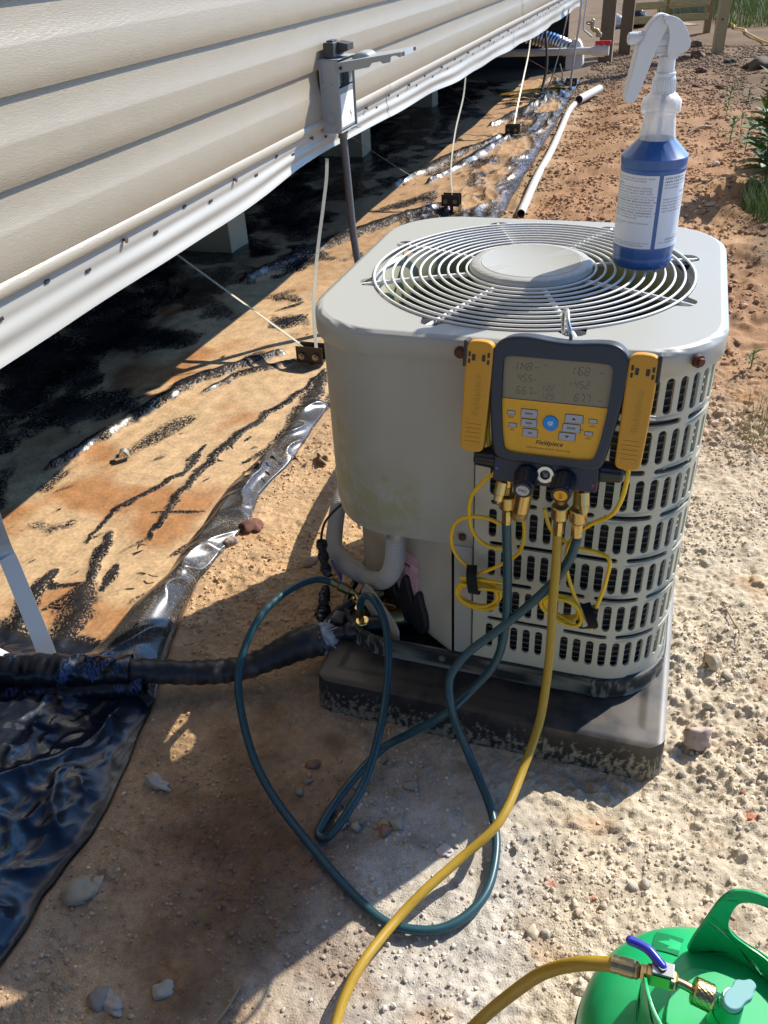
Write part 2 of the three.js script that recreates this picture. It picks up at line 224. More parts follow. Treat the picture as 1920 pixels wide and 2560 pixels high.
{
  const Z0 = 0.15, Z1 = -8.5, A = 3.3, KU = 0.7, KV = 0.55;
  const zOf = (v) => Z0 - (Math.exp(v * Math.log(1 + (Z0 - Z1) / KV)) - 1) * KV, aOf = (u) => (Math.exp(u * Math.log(1 + A / KU)) - 1) * KU;
  const W = 1536, H = 2048, col = new Uint8Array(W * H * 4), rgh = new Uint8Array(W * H * 4);
  for (let j = 0; j < H; j++) { const z = zOf(j / (H - 1)); const e = sheetEdge(z);
    for (let i = 0; i < W; i++) {
      const a = aOf(i / (W - 1)), x = e - a, far = sstep(-2.6, -3.6, z), near = sstep(-1.0, -0.9, z + 0.05 * n2(x * 8, z * 8));
      const streak = n2((x + 0.45 * z) * 6, (z - 0.3 * x) * 1.7 + 11), blot = fbm(x * 5, z * 4, 3);
      let bare = ridgeAt(x, z)[0] - 0.42 + 0.3 * n2(x * 30, z * 30);
      const s2 = n2((x + 0.5 * z) * 17 + 40, (z - 0.35 * x) * 4.5), s3 = n2((x + 0.3 * z) * 38, (z - 0.3 * x) * 13 + 8);
      bare = Math.max(bare, (streak - 0.36) * 3 + 0.4 * blot - 0.1, (s2 - 0.40) * 3.2 + 0.5 * blot, (s3 - 0.46) * 3 + 0.7 * blot - 0.05, sstep(0.05, 0.012, a) * 1.1 - 0.25 + 0.5 * n2(x * 24, z * 14));
      bare = Math.max(bare, (1.45 * sstep(-1.34, -1.85, x) - 0.62 + 2.0 * blot) , far * (sstep(0.55, 0.05, a) * 0.75 - 0.35 + 1.7 * n2(x * 5.5, z * 2.6)), near * 3);
      const crack = Math.abs(n2(x * 95, z * 95)) + 0.6 * Math.abs(n2(x * 210 + 5, z * 210));
      const speck = bare - 1.0 * Math.max(0, 0.24 - crack) * 4.5 * (near > 0.5 ? 0.16 : 1);
      let s = 1 - sstep(0.02, 0.3, speck);                            // 1 = sand covered
      const haze = clamp(0.10 + 0.16 * n2(x * 9, z * 9) + 0.12 * n2(x * 50, z * 50)) * (1 - 0.75 * near); // a film of dust left on the bare film
      const rust = sstep(0.1, 0.5, fbm(x * 3.1 + 7, z * 3.1, 3) + 0.05);
      let c = mix3([0.58, 0.38, 0.195], [0.42, 0.19, 0.065], 0.95 * rust * (1 - far * 0.3)); c = mix3(c, [0.40, 0.225, 0.10], far * 0.75);
      const g = 0.86 + 0.3 * n2(x * 120, z * 120) + 0.25 * fbm(x * 26, z * 26, 2) + 0.12 * (PERM[(i * 5 + PERM[j & 255]) & 255] / 255 - 0.5);
      c = [c[0] * g, c[1] * g, c[2] * g];
      const b = mix3(near > 0.5 ? [0.007, 0.011, 0.020] : [0.010, 0.011, 0.014], [0.32, 0.26, 0.19], haze * 0.55), m = mix3(b, c, s), k = (j * W + i) * 4;
      col[k] = toS(clamp(m[0])) * 255; col[k + 1] = toS(clamp(m[1])) * 255; col[k + 2] = toS(clamp(m[2])) * 255; col[k + 3] = 255;
      const r = lerp(0.2 + 0.6 * haze + 0.02 * near, 0.97, s); rgh[k] = 0; rgh[k + 1] = r * 255; rgh[k + 2] = 0; rgh[k + 3] = 255;
    } }
  const T = (d, s) => { const t = new THREE.DataTexture(d, W, H, THREE.RGBAFormat); t.magFilter = THREE.LinearFilter; t.minFilter = THREE.LinearMipmapLinearFilter; t.generateMipmaps = true; if (s) t.colorSpace = THREE.SRGBColorSpace; t.needsUpdate = true; return t; };
  const g = surf(430, 640, (u, v) => { const z = zOf(v), a = aOf(u), x = sheetEdge(z) - a; return [x, sheetH(x, z), z, u, v]; });
  const sm = mat([1, 1, 1], 1, { map: T(col, true), roughnessMap: T(rgh), specularIntensity: 0.9, ior: 1.5 });
  const th = thing('plastic_sheet', 'black plastic ground sheet dusted with orange sand, running under the house', 'plastic sheet');
  obj('sheet', g, sm, th);
  // the doubled-over edge that comes forward to the wrapped pipe
  const L = table([[-2.04, -0.99], [-1.78, -0.985], [-1.56, -0.985], [-1.45, -0.97], [-1.2, -0.955], [-1.0, -0.97], [-0.88, -0.98]]), R = table([[-2.04, -0.902], [-1.78, -0.89], [-1.56, -0.9], [-1.45, -0.87], [-1.2, -0.885], [-1.1, -0.875], [-0.98, -0.842], [-0.88, -0.80]]);
  const fold = surf(36, 240, (u, v) => { const z = lerp(-2.06, -0.86, v), l = L(z) + 0.014 * n2(z * 7, 2) + 0.03 * sstep(-1.5, -1.95, z), r = R(z) + 0.006 * n2(z * 9, 5) + 0.008, x = lerp(l, r, u); const cup = Math.sin(u * Math.PI); const h = sheetH(x, z) + 0.004 + cup * (0.012 + 0.009 * n2(z * 4.7, 1)) + cup * 0.012 * Math.pow(clamp(1 - Math.abs(n2(x * 16 + z * 5, z * 8)) * 2.1), 3) + 0.02 * sstep(-1.3, -1.1, z) * cup; return [x, h + (u > 0.96 ? -0.006 : 0), z, x * 2, z * 2]; });
  const dust = dataTex(1024, 1024, (i, j, c) => { const x = i / 1024 * 64, y = j / 1024 * 64; const cr = Math.abs(tileN((a, b) => n2(a, b), x, y, 64)) + 0.6 * Math.abs(tileN((a, b) => n2(a * 2.1, b * 2.1), x, y, 64)); const area = tileN((a, b) => n2(a * 0.1 + 3, b * 0.13), x, y, 64); const s = sstep(0.05, 0.0, cr - 0.05 - 0.12 * area); const m = mix3([0.015, 0.016, 0.019], [0.30, 0.24, 0.17], s * 0.55 + 0.09 + 0.1 * area); c[0] = toS(m[0]); c[1] = toS(m[1]); c[2] = toS(m[2]); }, true);
  tag(obj('folded_edge', fold, mat([1, 1, 1], 0.24, { map: dust }), th), 'glossy doubled-over edge of the plastic');
  var dustTex = dust;
}

// ---------------------------------------------------------------- the mobile home: siding, nail flange, underside
const grainSiding = dataTex(1024, 1024, (i, j, c) => { const x = i / 1024 * 64, y = j / 1024 * 64; const f = (a, b) => { const w = n2(a * 0.11, b * 0.5) * 1.6; return n2(a * 0.16 + 3, b * 1.0 + w * 2) + 0.5 * n2(a * 0.33, b * 2.0 + w * 3); }; const v = tileN(f, x, y, 64); c[0] = c[1] = c[2] = 0.5 + 0.55 * Math.sign(v) * Math.pow(Math.abs(v), 0.8); }, false);
grainSiding.repeat.set(4.2, 7.5);
const sidingTint = dataTex(512, 512, (i, j, c) => { const x = i / 512 * 16, y = j / 512 * 16; const v = 0.94 + 0.06 * tileN((a, b) => fbm(a, b * 1.6, 3), x, y, 16); c[0] = v; c[1] = v * 0.995; c[2] = v * 0.985; }, false); sidingTint.repeat.set(0.7, 0.9);
const sidingMat = mat([0.345, 0.288, 0.208], 0.45, { bumpMap: grainSiding, bumpScale: 0.00045, map: sidingTint });
const beadMat = mat([0.385, 0.33, 0.245], 0.42, { bumpMap: grainSiding, bumpScale: 0.0004 });
const flangeMat = mat([0.435, 0.41, 0.355], 0.45);
const WX = -1.1;
const house = thing('mobile_home', 'beige vinyl-sided mobile home raised above the ground on piers', 'mobile home', [WX, 0, 0]);
{
  const zA = 2.6, zB = -9.4, E = 0.1355, Y0 = 0.69, prof = [];
  // dutch lap: the butt edge, a flat lower face, a soft break, a sloping upper face under the next butt
  const one = (o) => [[0.004, 0], [0.0155, 0.0], [0.0163, 0.0018], [0.0161, 0.03], [0.0157, 0.0630], [0.0154, 0.0672], [0.0141, 0.0715], [0.0122, 0.0785], [0.0092, 0.0925], [0.0070, 0.110], [0.0060, E]].map(([x, y]) => [x, y + o]);
  for (let k = 0; k < 7; k++) {
    const pr = [...one(0), ...one(E).map((p) => p)].map(([x, y]) => [x, y]);
    const seams = [zA]; let z = 2.6 - ((k * 1.37 + 1.24) % 3.66); if (k === 0) z = -2.477; if (k === 1) z = -2.51 + 0.0; let zz = z; while (zz < 2.6) zz += 3.66; zz -= 3.66; for (; zz > zB + 0.3; zz -= 3.66) seams.push(zz); seams.push(zB);
    for (let s = 0; s + 1 < seams.length; s++) {
      const a = seams[s], b = seams[s + 1] - (s + 2 < seams.length ? 0.03 : 0), off = (s % 2) * 0.0016, n = Math.max(8, Math.round((a - b) / 0.16));
      const g = surf(pr.length - 1, n, (u, v) => { const i = Math.round(u * (pr.length - 1)), zq = lerp(a, b, v), wob = 0.0016 * n2(zq * 1.3, k * 7 + i * 0.05) + 0.0009 * n2(zq * 4.2, k * 3.1), yw = 0.0015 * n2(zq * 0.9, k * 3.7); return [pr[i][0] + off + wob, Y0 + k * 2 * E + pr[i][1] + yw, zq, zq, pr[i][1] + k * 0.31]; });
      obj('siding_panel', toCreasedNormals(g, 0.5), sidingMat, house);
    }
  }
  // the rounded bead under the first course, in lengths
  const bead = [[0.002, 0.694], [0.012, 0.693], [0.019, 0.688], [0.0225, 0.679], [0.0215, 0.669], [0.016, 0.662], [0.006, 0.6595]];
  for (const [a, b] of [[2.6, -3.338], [-3.341, -7.0], [-7.003, zB]]) obj('bead_trim', surf(bead.length - 1, 40, (u, v) => { const i = Math.round(u * 6), z = lerp(a, b, v); return [bead[i][0] + 0.001 * n2(z * 2, 4), bead[i][1] + 0.0012 * n2(z * 1.2, 9), z, z, bead[i][1]]; }), beadMat, house);
  // the loose, wavy nail flange below it
  const low = table([[-9.4, 0.538], [-6.67, 0.524], [-5.82, 0.544], [-4.6, 0.551], [-3.757, 0.574], [-2.944, 0.585], [-2.598, 0.593], [-2.307, 0.581], [-2.058, 0.565], [-1.825, 0.564], [-1.42, 0.56], [-1.08, 0.557], [2.6, 0.555]]);
  const lowS = (z) => (low(z - 0.14) + low(z + 0.14) + low(z)) / 3 + 0.003 * Math.sin(z * 9) * sstep(-3, -5, z);
  const wave = (z, v) => { const k = Math.sin(z * 5.2 + 1.5 * n2(z * 1.1, 2)) * (0.35 + 0.65 * sstep(-1.9, -3.6, z)); return 0.007 + v * v * (0.004 + 0.007 * k) + 0.0045 * Math.sin(v * 14 + 0.8 * n2(z * 1.5, 1)) * sstep(0.15, 0.4, v) * (0.7 + 0.5 * n2(z * 2, 7)) + v * 0.008 * n2(z * 2.3, 5); };
  const lens = [[2.6, -3.335], [-3.325, -5.9], [-5.89, zB]];
  for (const [a, b] of lens) { const o = a < 0 ? 0.0018 : 0; const f = obj('nail_flange', surf(24, Math.round((a - b) * 34), (u, v) => { const z = lerp(a, b, v); return [wave(z, u) + o + 0.0012 * (a < -4), lerp(0.661, lowS(z), u), z]; }), flangeMat, house);
    // slots and nail heads
    const hole = mat([0.03, 0.028, 0.026], 0.9), rust = mat([0.13, 0.085, 0.06], 0.6, { metalness: 0.3 });
    const row = (list, yy, w) => { for (const z of list) if (z < a && z > b) { const v = (0.661 - yy(z)) / (0.661 - lowS(z)); obj('slot', bx(0.002, 0.0066, w * 0.8, wave(z, v) + o + 0.0018, yy(z), z, 0.0008), hole, f); } };
    const zs = [], zt = []; for (let z = -0.85; z > -9; z -= 0.262) { zs.push(z + 0.012 * n2(z * 3, 1)); zt.push(z - 0.135 + 0.02 * n2(z * 2, 8)); }
    row(zs, (z) => 0.631 + 0.004 * n2(z, 3), 0.021); row(zt.filter((_, i) => i % 2), (z) => 0.651, 0.018);
    for (const z of zt.filter((_, i) => i % 2 === 0)) if (z < a && z > b) { const n = obj('nail', [rod([wave(z, 0.05) + o, 0.651, z], [wave(z, 0.05) + o + 0.007, 0.65, z], 0.0032, 0.0032, 8), rod([wave(z, 0.05) + o + 0.007, 0.65, z], [wave(z, 0.05) + o + 0.009, 0.65, z], 0.006, 0.006, 10)], rust, f); }
  }
  obj('wall_core', bx(0.1, 2.0, 12.0, -0.052, 1.66, -3.4, 0.001), mat([0.3, 0.27, 0.22], 0.9), house);
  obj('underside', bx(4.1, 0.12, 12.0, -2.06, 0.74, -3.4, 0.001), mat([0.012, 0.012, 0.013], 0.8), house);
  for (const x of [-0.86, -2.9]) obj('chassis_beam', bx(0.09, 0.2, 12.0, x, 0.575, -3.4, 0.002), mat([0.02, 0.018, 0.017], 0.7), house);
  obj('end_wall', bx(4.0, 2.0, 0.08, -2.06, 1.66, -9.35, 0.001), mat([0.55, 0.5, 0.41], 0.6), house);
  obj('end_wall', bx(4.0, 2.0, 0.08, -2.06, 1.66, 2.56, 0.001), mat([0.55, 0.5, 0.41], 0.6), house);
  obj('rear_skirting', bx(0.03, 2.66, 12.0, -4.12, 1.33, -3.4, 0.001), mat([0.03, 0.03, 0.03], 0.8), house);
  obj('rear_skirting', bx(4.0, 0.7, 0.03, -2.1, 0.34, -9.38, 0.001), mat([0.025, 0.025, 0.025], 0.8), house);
  obj('roof', [extr(shapeOf([[0.28, 2.62], [-2.06, 3.3], [-4.4, 2.62], [-4.4, 2.68], [-2.06, 3.37], [0.28, 2.68]]), 12.4, 0).translate(0, 0, -9.6)], mat([0.24, 0.22, 0.2], 0.85), house);
}
// block piers under the home
{
  const cm = mat([0.42, 0.32, 0.20], 0.95, { bumpMap: grainBump, bumpScale: 0.001, vertexColors: false });
  [[-2.0, -3.41, 'nearest concrete block pier under the home, close behind the disconnect box conduit'], [-2.05, -5.34, 'middle concrete block pier under the home, between the first two ground anchors'], [-2.08, -7.12, 'farthest concrete block pier under the home, beyond the second ground anchor']].forEach(([x, z, l]) => {
    const t = thing('block_pier', l, 'pier', [x, -0.02, z], 0, 'block piers under the home');
    for (let k = 0; k < 3; k++) obj('concrete_block', bx(0.30, 0.19, 0.17, 0, 0.097 + k * 0.194, 0, 0.004), cm, t);
    obj('wooden_shim', bx(0.3, 0.03, 0.17, 0, 0.6, 0, 0.002), mat([0.3, 0.2, 0.11], 0.8), t);
  });
}
// ---------------------------------------------------------------- the condensing unit on its pad
const UX = -0.2035, UZ = -1.321;
const speckTex = dataTex(512, 512, (i, j, c) => { const x = i / 512 * 64, y = j / 512 * 64; const v = 0.5 + 0.5 * tileN((a, b) => n2(a * 1.9, b * 1.9), x, y, 64); c[0] = c[1] = c[2] = v; }, false); speckTex.repeat.set(5, 5);
const paintC = [0.375, 0.372, 0.33];
const paintM = mat(paintC, 0.42, { bumpMap: speckTex, bumpScale: 0.00012 });
const gridM = mat([0.72, 0.71, 0.67], 0.55);
const rustM = mat([0.10, 0.035, 0.02], 0.6, { metalness: 0.4 });
const blackP = mat([0.018, 0.019, 0.021], 0.42);
const brassM = mat([0.55, 0.40, 0.16], 0.3, { metalness: 1 });
const brassDk = mat([0.40, 0.29, 0.12], 0.38, { metalness: 1 });
const steelM = mat([0.62, 0.62, 0.6], 0.3, { metalness: 1 });
{
  // pad
  const W = 0.605, D = 0.70, H = 0.079, px = -0.1935, pz = -1.292;
  const g = new THREE.BoxGeometry(W, H, D, 230, 40, 200), p = g.attributes.position, r = 0.011;
  for (let i = 0; i < p.count; i++) {
    let x = p.getX(i), y = p.getY(i), z = p.getZ(i); const ty = (y + H / 2) / H, ins = 0.004 * ty; const hx = W / 2 - ins, hz = D / 2 - ins; x *= hx / (W / 2); z *= hz / (D / 2);
    const ax = Math.abs(x) - (hx - 0.03), az = Math.abs(z) - (hz - 0.03); if (ax > 0 && az > 0) { const l = Math.max(ax, az), q = Math.hypot(ax, az); x = Math.sign(x) * (hx - 0.03 + ax * l / q); z = Math.sign(z) * (hz - 0.03 + az * l / q); }
    if (y > 0) { const ed = Math.min(hx - Math.abs(x), hz - Math.abs(z)), e = clamp(ed, 0, r); const yy = H / 2 - y; if (yy < r && ed < r) { const dx = r - e, dy = r - yy, q = Math.hypot(dx, dy); if (q > r) y -= (q - r) * 0.7; } y -= 0.002 * sstep(0.03, 0.045, ed) * ty; }
    p.setXYZ(i, x, y, z);
  }
  g.computeVertexNormals(); g.translate(px, H / 2 - 0.004, pz);
  paint(g, (x, y, z, nx, ny, nz) => {
    const n = n2(x * 26, z * 26) + 0.5 * n2(x * 80, z * 80); let c = [0.016, 0.017, 0.02];
    if (ny > 0.5) { const s = sstep(-0.15, 0.35, 0.4 * n + 0.6 * fbm(x * 9, z * 9, 3) + 0.15 + 0.35 * sstep(-0.3, -0.5, x)); c = mix3(c, [0.23, 0.165, 0.105], 0.22 * s + 0.01); c = mix3(c, [0.16, 0.13, 0.10], 0.55 * sstep(0.0, 0.09, x + 0.03 * n) * sstep(-1.15, -1.0, z) * (0.6 + 0.4 * n)); }
    else { const t = x * nz - z * nx, drip = n2(t * 110, y * 60) + 0.7 * n2(t * 240, y * 130) + 0.5 * n2(t * 480, y * 300), hh = 0.010 + 0.030 * (n2(t * 9, 3) + 0.5) + 0.012 * n2(t * 40, 8); const s = sstep(-0.05, 0.25, drip * 0.8 + (hh - y) * 9); c = mix3(c, [0.33, 0.30, 0.22], 0.72 * s * sstep(0.075, 0.03, y) * (0.6 + 0.5 * clamp(0.5 + drip))); c = mix3(c, [0.25, 0.2, 0.15], 0.25 * sstep(0.05, 0.075, y) * clamp(n + 0.3)); }
    return c;
  });
  const pad = obj('equipment_pad', g, mat([1, 1, 1], 0.48, { vertexColors: true }));
  tag(pad, 'black plastic pad splashed with mud, beneath the air conditioner', 'equipment pad');
}
const ac = thing('air_conditioner', 'pale grey outdoor air conditioner with round fan grille on top', 'air conditioner', [UX, 0, UZ]);
{
  const HX = 0.2985, HZ = 0.291, TOP = 0.7, hole = 0.2535;                    // half sizes of the lid
  const path = (hx, hz, r, n = 14) => rrect(hx * 2, hz * 2, r, n);
  // lid: top sheet with round hole, rolled edge, skirt
  const sh = shapeOf(path(HX - 0.012, HZ - 0.012, 0.118)), hp = new THREE.Path();
  const hr = (a) => { let r = hole; for (let k = 0; k < 8; k++) { const d = Math.atan2(Math.sin(a - (k + 0.5) * Math.PI / 4), Math.cos(a - (k + 0.5) * Math.PI / 4)); r += 0.02 * sstep(0.085, 0.04, Math.abs(d)); } return r; };
  for (let i = 0; i < 240; i++) { const a = i / 240 * Math.PI * 2, r = hr(a); i ? hp.lineTo(r * Math.cos(a), -r * Math.sin(a)) : hp.moveTo(r * Math.cos(a), -r * Math.sin(a)); } hp.closePath(); sh.holes.push(hp);
  const topG = new THREE.ShapeGeometry(sh).rotateX(-Math.PI / 2).translate(0, TOP, 0);
  const ring = path(HX, HZ, 0.13), prf = [[-0.012, 0], [-0.007, -0.0006], [-0.003, -0.0025], [-0.0008, -0.006], [0, -0.011], [0.0004, -0.034], [-0.0006, -0.0375], [-0.005, -0.0395], [-0.009, -0.0395]];
  const skirt = surf(prf.length - 1, ring.length, (u, v) => { const i = Math.round(u * (prf.length - 1)), k = Math.round(v * ring.length) % ring.length, [ox, oy] = prf[i]; const [rx, rz] = path(HX + ox, HZ + ox, Math.max(0.02, 0.13 + ox))[k]; return [rx, TOP + oy, rz]; });
  const lip = surf(5, 240, (u, v) => { const a = v * Math.PI * 2, r0 = hr(a), t = u * Math.PI / 2, ds = r0 - hole; return [(r0 - 0.009 * (1 - Math.cos(t)) * (ds > 0.004 ? 0.25 : 1)) * Math.cos(a), TOP - 0.016 * Math.sin(t), (r0 - 0.009 * (1 - Math.cos(t)) * (ds > 0.004 ? 0.25 : 1)) * Math.sin(a)]; });
  const lid = obj('lid', [toCreasedNormals(skirt, 1.2), topG, toCreasedNormals(lip, 1.4)], paintM, ac);
  // dimples with screws where the grille is fastened
  const dm = []; for (let k = 0; k < 8; k++) { const a = (k + 0.5) * Math.PI / 4; dm.push(new THREE.SphereGeometry(1, 18, 8, 0, Math.PI * 2, Math.PI / 2, Math.PI / 2).scale(0.021, 0.011, 0.021).translate(0.27 * Math.cos(a), TOP - 0.001, -0.27 * Math.sin(a))); }
  obj('dimple', dm, paintM, lid);
  for (let k = 0; k < 8; k++) if (k !== 1 && k !== 3) { const a = (k + 0.5) * Math.PI / 4, x = 0.272 * Math.cos(a), z = -0.272 * Math.sin(a); obj('screw', [cyl(0.0055, 0.006, 0.005, x, TOP - 0.004, z, 6), cyl(0.009, 0.009, 0.0016, x, TOP - 0.0075, z, 14)], rustM, lid); }
  for (const [x, y, z, ax] of [[-0.044, 0.681, 0.2925, 'z'], [0.262, 0.683, 0.262, 'd'], [-0.3, 0.681, -0.02, 'x'], [0.3, 0.681, -0.02, 'x']]) { const d = ax === 'z' ? [0, 0, 1] : ax === 'd' ? [0.7, 0, 0.7] : [Math.sign(x), 0, 0]; const p = [x, y, z], q = (t) => p.map((v, i) => v + d[i] * t); obj('screw', [rod(q(-0.004), q(0.002), 0.0085, 0.0085, 16), rod(q(0.002), q(0.0062), 0.0062, 0.0056, 6)], rustM, lid); }
  // grille
  const gr = thing0('fan_grille', ac);
  for (let i = 0; i < 11; i++) { const r = 0.102 + i * 0.0149; obj('ring', new THREE.TorusGeometry(r, 0.0020, 8, 110).rotateX(Math.PI / 2).translate(0, 0.7015 + 0.003 * (1 - i / 10), 0), gridM, gr); }
  for (let k = 0; k < 8; k++) { const a = (k + 0.5) * Math.PI / 4, c = Math.cos(a), s = -Math.sin(a); obj('spoke', tube([[0.06 * c, 0.7005, 0.06 * s], [0.2 * c, 0.6985, 0.2 * s], [0.255 * c, 0.6965, 0.255 * s], [0.276 * c, 0.6955, 0.276 * s]], 0.0036, 24, 8), gridM, gr); }
  obj('cap', lathe([[0, 0.7162], [0.0785, 0.7158], [0.0797, 0.7150], [0.081, 0.7157], [0.0895, 0.7152], [0.0938, 0.7136], [0.0965, 0.7105], [0.0975, 0.706], [0.0975, 0.6975], [0.095, 0.6945], [0.088, 0.694], [0.087, 0.7]], 72), paintM, gr);
  function thing0(name, parent) { const o = new THREE.Group(); o.name = name; parent.add(o); return o; }
  // fan ring, blades, motor
  const ringM = mat([0.42, 0.43, 0.30], 0.7);
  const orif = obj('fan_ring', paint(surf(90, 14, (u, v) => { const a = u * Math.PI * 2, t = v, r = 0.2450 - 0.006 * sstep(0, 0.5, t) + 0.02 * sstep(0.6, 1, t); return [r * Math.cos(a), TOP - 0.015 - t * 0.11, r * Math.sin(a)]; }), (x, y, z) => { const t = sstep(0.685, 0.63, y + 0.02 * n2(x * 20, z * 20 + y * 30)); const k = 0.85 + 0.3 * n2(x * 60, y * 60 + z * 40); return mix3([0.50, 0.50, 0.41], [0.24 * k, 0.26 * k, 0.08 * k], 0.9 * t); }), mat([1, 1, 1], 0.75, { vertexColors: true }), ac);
  const fan = thing0('fan', ac), bladeM = mat([0.04, 0.04, 0.045], 0.45, { metalness: 0.4 });
  for (let k = 0; k < 3; k++) obj('blade', surf(14, 10, (u, v) => { const r = lerp(0.06, 0.228, v), a = k * 2.0944 + 0.55 + (u - 0.5) * (0.95 + 0.4 * v); return [r * Math.cos(a), 0.575 + (u - 0.5) * 0.085 * (1 - 0.35 * v) + 0.01 * v, r * Math.sin(a)]; }), bladeM, fan);
  obj('hub', cyl(0.055, 0.055, 0.04, 0, 0.575, 0, 32), blackP, fan);
  obj('motor', [cyl(0.075, 0.075, 0.10, 0, 0.642, 0, 40)], mat([0.03, 0.03, 0.032], 0.5), ac);
  // walls that wrap around: s runs from the seam on the front, to the right round the corner and along the side, or to the left
  const BX = 0.2905, BZ = 0.283, rc = 0.112, seam = -0.0225, fl = BX - rc - seam, arc = rc * Math.PI / 2;
  const wrap = (s, off = 0) => { if (s <= fl) return [seam + s, BZ + off, 0, 1]; const t = s - fl; if (t < arc) { const a = t / rc; return [BX - rc + (rc + off) * Math.sin(a), BZ - rc + (rc + off) * Math.cos(a), Math.sin(a), Math.cos(a)]; } return [BX + off, BZ - rc - (t - arc), 1, 0]; };
  const YB = 0.107, P = 0.02085, SH = 0.0555, GAPH = 0.0225, ROW = SH + GAPH, cols = 40, m0 = 0.018;
  const y0 = 0.137, list = [];
  function plate(w, h, hw, hh, cs, cy) {                                     // a piece of sheet metal with one slot in it, bent round the corner
    const s = new THREE.Shape(), n = Math.max(2, Math.round(w / 0.0105)); for (let i = 0; i <= n; i++) i ? s.lineTo(-w / 2 + w * i / n, -h / 2) : s.moveTo(-w / 2, -h / 2); for (let i = n; i >= 0; i--) s.lineTo(-w / 2 + w * i / n, h / 2); s.closePath();
    let holePts = null;
    if (hw) { const r = Math.min(hw, hh) / 2; holePts = []; const add = (x, y) => holePts.push([x, y]); const K = 5;
      if (hh > hw) { for (let i = 0; i <= K; i++) { const a = Math.PI * i / K; add(r * Math.cos(a), hh / 2 - r + r * Math.sin(a)); } for (let i = 0; i <= K; i++) { const a = Math.PI + Math.PI * i / K; add(r * Math.cos(a), -hh / 2 + r + r * Math.sin(a)); } }
      else { const L = hw / 2 - r, q = 6; for (let i = 0; i <= K; i++) { const a = -Math.PI / 2 + Math.PI * i / K; add(L + r * Math.cos(a), r * Math.sin(a)); } for (let i = 1; i < q; i++) add(L - 2 * L * i / q, r); for (let i = 0; i <= K; i++) { const a = Math.PI / 2 + Math.PI * i / K; add(-L + r * Math.cos(a), r * Math.sin(a)); } for (let i = 1; i < q; i++) add(-L + 2 * L * i / q, -r); }
      const h2 = new THREE.Path(); [...holePts].reverse().forEach(([x, y], i) => i ? h2.lineTo(x, y) : h2.moveTo(x, y)); h2.closePath(); s.holes.push(h2); }
    const g = new THREE.ShapeGeometry(s).toNonIndexed(), p = g.attributes.position, nn = g.attributes.normal;
    for (let i = 0; i < p.count; i++) { const [x, z, nx, nz] = wrap(cs + p.getX(i)); p.setXYZ(i, x, cy + p.getY(i), z); nn.setXYZ(i, nx, 0, nz); } list.push(g);
    if (holePts) { const N = holePts.length; const e = surf(N, 2, (u, v) => { const [x, y] = holePts[Math.round(u * N) % N]; const k = v < 0.4 ? 1 : v < 0.9 ? 0.93 : 0.93; const [wx, wz] = wrap(cs + x * (v ? 0.97 : 1), v < 0.4 ? 0 : v < 0.9 ? -0.0012 : -0.004); return [wx, cy + y * (v ? 0.985 : 1), wz]; }); list.push(e); }
  }
  const left = 0.0, total = m0 + cols * P + 0.012;
  const fill = (s0, s1, ya, yb) => { const n = Math.max(1, Math.ceil((s1 - s0) / 0.08)); for (let i = 0; i < n; i++) { const a = lerp(s0, s1, i / n), b = lerp(s0, s1, (i + 1) / n); plate(b - a, yb - ya, 0, 0, (a + b) / 2, (ya + yb) / 2); } };
  fill(left, m0, YB, 0.667); fill(m0 + cols * P, total, YB, 0.667); fill(m0, m0 + cols * P, YB, y0); fill(m0, m0 + cols * P, y0 + 6 * ROW + SH + GAPH, 0.667 + 0.004);
  for (let r = 0; r < 7; r++) {
    const yc = y0 + r * ROW + SH / 2; for (let c = 0; c < cols; c++) plate(P, SH, 0.0122, SH - 0.002, m0 + (c + 0.5) * P, yc);
    const yg = y0 + r * ROW + SH + GAPH / 2, sh2 = [2, 0, 2, 0, 2, 0, 2][r] + (r > 3 ? 1 : 0); let c = 0; const first = sh2 || 4; while (c < cols) { const n = Math.min(c === 0 ? first : 4, cols - c); plate(n * P, GAPH, n * P - 0.012, 0.0085, m0 + (c + n / 2) * P, yg); c += n; }
  }
  obj('louvre_panel', list, mat([0.46, 0.45, 0.36], 0.42, { bumpMap: speckTex, bumpScale: 0.0001 }), ac);
  obj('panel_seam', [bx(0.0015, 0.556, 0.006, seam - 0.001, 0.387, BZ - 0.0022, 0.0005)], mat([0.05, 0.05, 0.045], 0.8), ac);
  // coil behind the louvres: dark fins, pale wires
  const finTex = dataTex(256, 64, (i, j, c) => { const v = i % 4 < 2 ? 0.9 : 0.25; const q = v * (0.7 + 0.3 * PERM[(i * 3 + j) & 255] / 255); c[0] = q; c[1] = q; c[2] = q; }, false); finTex.repeat.set(5.2, 4);
  const coil = obj('coil', surf(90, 1, (u, v) => { const s = lerp(0.004, total, u), [x, z] = wrap(s, -0.016); return [x, lerp(YB, 0.66, v), z, s * 1.0, v]; }), mat([0.028, 0.028, 0.028], 0.6, { map: finTex }), ac);
  const wires = []; for (let k = 0; k < 47; k++) { const y = 0.116 + k * 0.01155; wires.push(surf(90, 4, (u, v) => { const a = v * Math.PI * 2, [x, z] = wrap(lerp(0.004, total, u), -0.0125 + 0.0013 * Math.cos(a)); return [x, y + 0.0013 * Math.sin(a), z]; })); }
  obj('coil_tubes', wires, mat([0.33, 0.33, 0.31], 0.5), coil);
  const inner = obj('inner_coil', surf(60, 1, (u, v) => { const a = lerp(-1.75, Math.PI * 0.5 - 0.2, u), r = 0.25; return [r * Math.cos(a), lerp(0.11, 0.57, v), r * Math.sin(a), u * 2, v]; }), mat([0.03, 0.03, 0.03], 0.7, { map: finTex }), ac);
  obj('floor_pan', new THREE.CircleGeometry(0.27, 40).rotateX(-Math.PI / 2).translate(0, 0.105, 0), mat([0.05, 0.045, 0.04], 0.9), ac);
